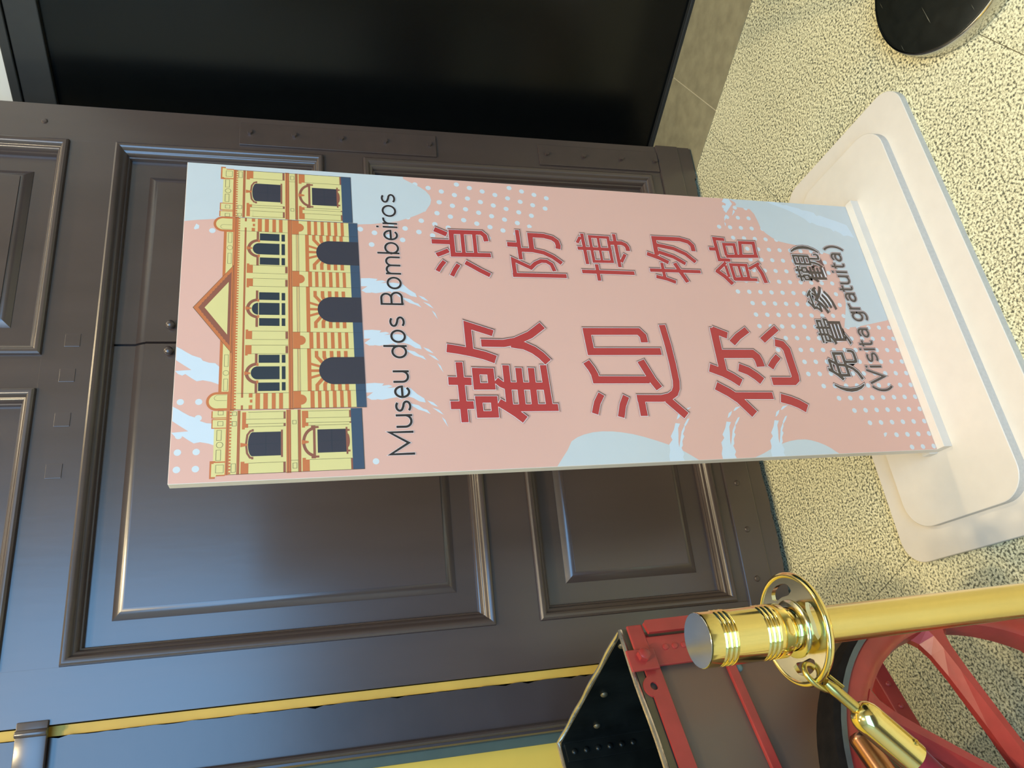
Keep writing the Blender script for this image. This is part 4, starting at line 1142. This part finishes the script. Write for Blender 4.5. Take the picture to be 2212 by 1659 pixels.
cbox('chassis_rail', SL, SR, T1 - 0.020, T1 + 0.030, 0.3850, 0.4135, 'cartred', 0.002)
rivets('rivet', [(0.397, T0 - 0.0302, 0.400), (0.362, T0 - 0.0302, 0.400), (0.327, T0 - 0.0302, 0.400), (0.292, T0 - 0.0302, 0.400)], 't-', 'cartred', 0.0045)
rivets('rivet', [(0.432, T0 - 0.0005, 0.622)], 't-', 'verdigris', 0.007)
# axle and wheels
WS, WZ, WT = 0.134, 0.3245, 0.917


def wheel_parts(t, sgn):
    wh = empty('wheel', (WS + SO, t + TO, WZ)); wh.parent = cart
    rot = Matrix.Rotation(R(90), 4, 'X')           # lathe axis -> -t
    half = 0.022
    part('tyre', wh, lambda b: (b.lathe([(0.3035, -half - 0.004), (0.316, -half - 0.006), (0.322, -half), (0.3240, 0.0), (0.319, half), (0.3125, half + 0.004), (0.3035, half + 0.004)], M['tyre'], 96, rot, caps=False),
                                b.lathe([(0.3030, half + 0.0045), (0.3110, half + 0.0048)], M['tyreside'], 96, rot, caps=False)))
    part('rim', wh, lambda b: b.lathe([(0.3033, -half), (0.3033, half), (0.3033, half), (0.300, half + 0.002), (0.276, half), (0.268, half - 0.005), (0.266, 0.0), (0.268, -half + 0.005), (0.276, -half), (0.300, -half - 0.002), (0.3033, -half)], M['cartred'], 96, rot, caps=False))
    for k in range(8):
        a = R(4.5 + 45 * k)
        def spoke(b, a=a):
            d = Vector((math.cos(a), 0, math.sin(a))); s = Vector((-math.sin(a), 0, math.cos(a))); y = Vector((0, 1, 0))
            rows = []
            for r, wd, dp in ((0.03, 0.013, 0.018), (0.12, 0.012, 0.016), (0.20, 0.0150, 0.015), (0.235, 0.019, 0.0155), (0.255, 0.026, 0.017), (0.266, 0.038, 0.019), (0.272, 0.050, 0.020)):
                c = d * r
                # bevelled cross-section with a ridge towards the viewer
                rows.append([c + s * wd + y * 0.004, c + s * wd * 0.45 - y * dp, c - s * wd * 0.30 - y * (dp + 0.002), c - s * wd + y * 0.000, c - s * wd * 0.8 + y * dp, c + s * wd * 0.8 + y * dp])
            v = [p for rr in rows for p in rr]; n = 6
            f = [(i * n + k2, i * n + (k2 + 1) % n, (i + 1) * n + (k2 + 1) % n, (i + 1) * n + k2) for i in range(len(rows) - 1) for k2 in range(n)]
            b.add(v, f + [tuple(range(n)), tuple(range(len(v) - n, len(v)))], M['cartred'])
        part('spoke', wh, spoke)
    part('hub', wh, lambda b: b.lathe([(0.0, -0.06), (0.045, -0.06), (0.05, -0.05), (0.05, 0.05), (0.045, 0.06), (0.03, 0.066), (0.03, 0.08), (0.0, 0.082)], M['cartred'], 40, rot))
    return wh
wheel_parts(WT, 1)
wheel_parts(2 * 1.238 - WT, -1)
part('axle', cart, lambda b: b.lathe([(0.016, 0.0), (0.016, 2 * (1.238 - WT) - 0.12)], M['tankdark'], 20, Matrix.Translation((WS + SO, WT + TO + 0.06, WZ)) @ Matrix.Rotation(R(-90), 4, 'X')))
cbox('axle_bracket', WS - 0.02, WS + 0.02, T0 + 0.0, T0 + 0.02, WZ - 0.02, 0.386, 'cartred', 0.002)
cbox('axle_bracket', WS - 0.02, WS + 0.02, T1 - 0.02, T1 + 0.0, WZ - 0.02, 0.386, 'cartred', 0.002)


def prop(b):
    b.box(-0.50 + SO, -0.46 + SO, 1.20 + TO, 1.26 + TO, 0.0, 0.40, M['cartred'], 0.003)
part('prop_leg', cart, prop)


def pipe(b):
    a = Vector((0.262 + SO, 0.868 + TO, 0.600)); c = Vector((-0.33 + SO, 0.868 + TO, 0.496))
    d = (c - a).normalized(); mt = Matrix.Translation(a) @ d.to_track_quat('Z', 'Y').to_matrix().to_4x4()
    b.lathe([(0.0, 0.0), (0.010, 0.0), (0.0135, 0.003), (0.0150, 0.008), (0.0150, (c - a).length)], M['copperpipe'], 32, mt)
part('branch_pipe', cart, pipe)
cbox('pipe_bracket', -0.31, -0.28, 0.860, T0 - 0.0005, 0.470, 0.492, 'cartred', 0.002)
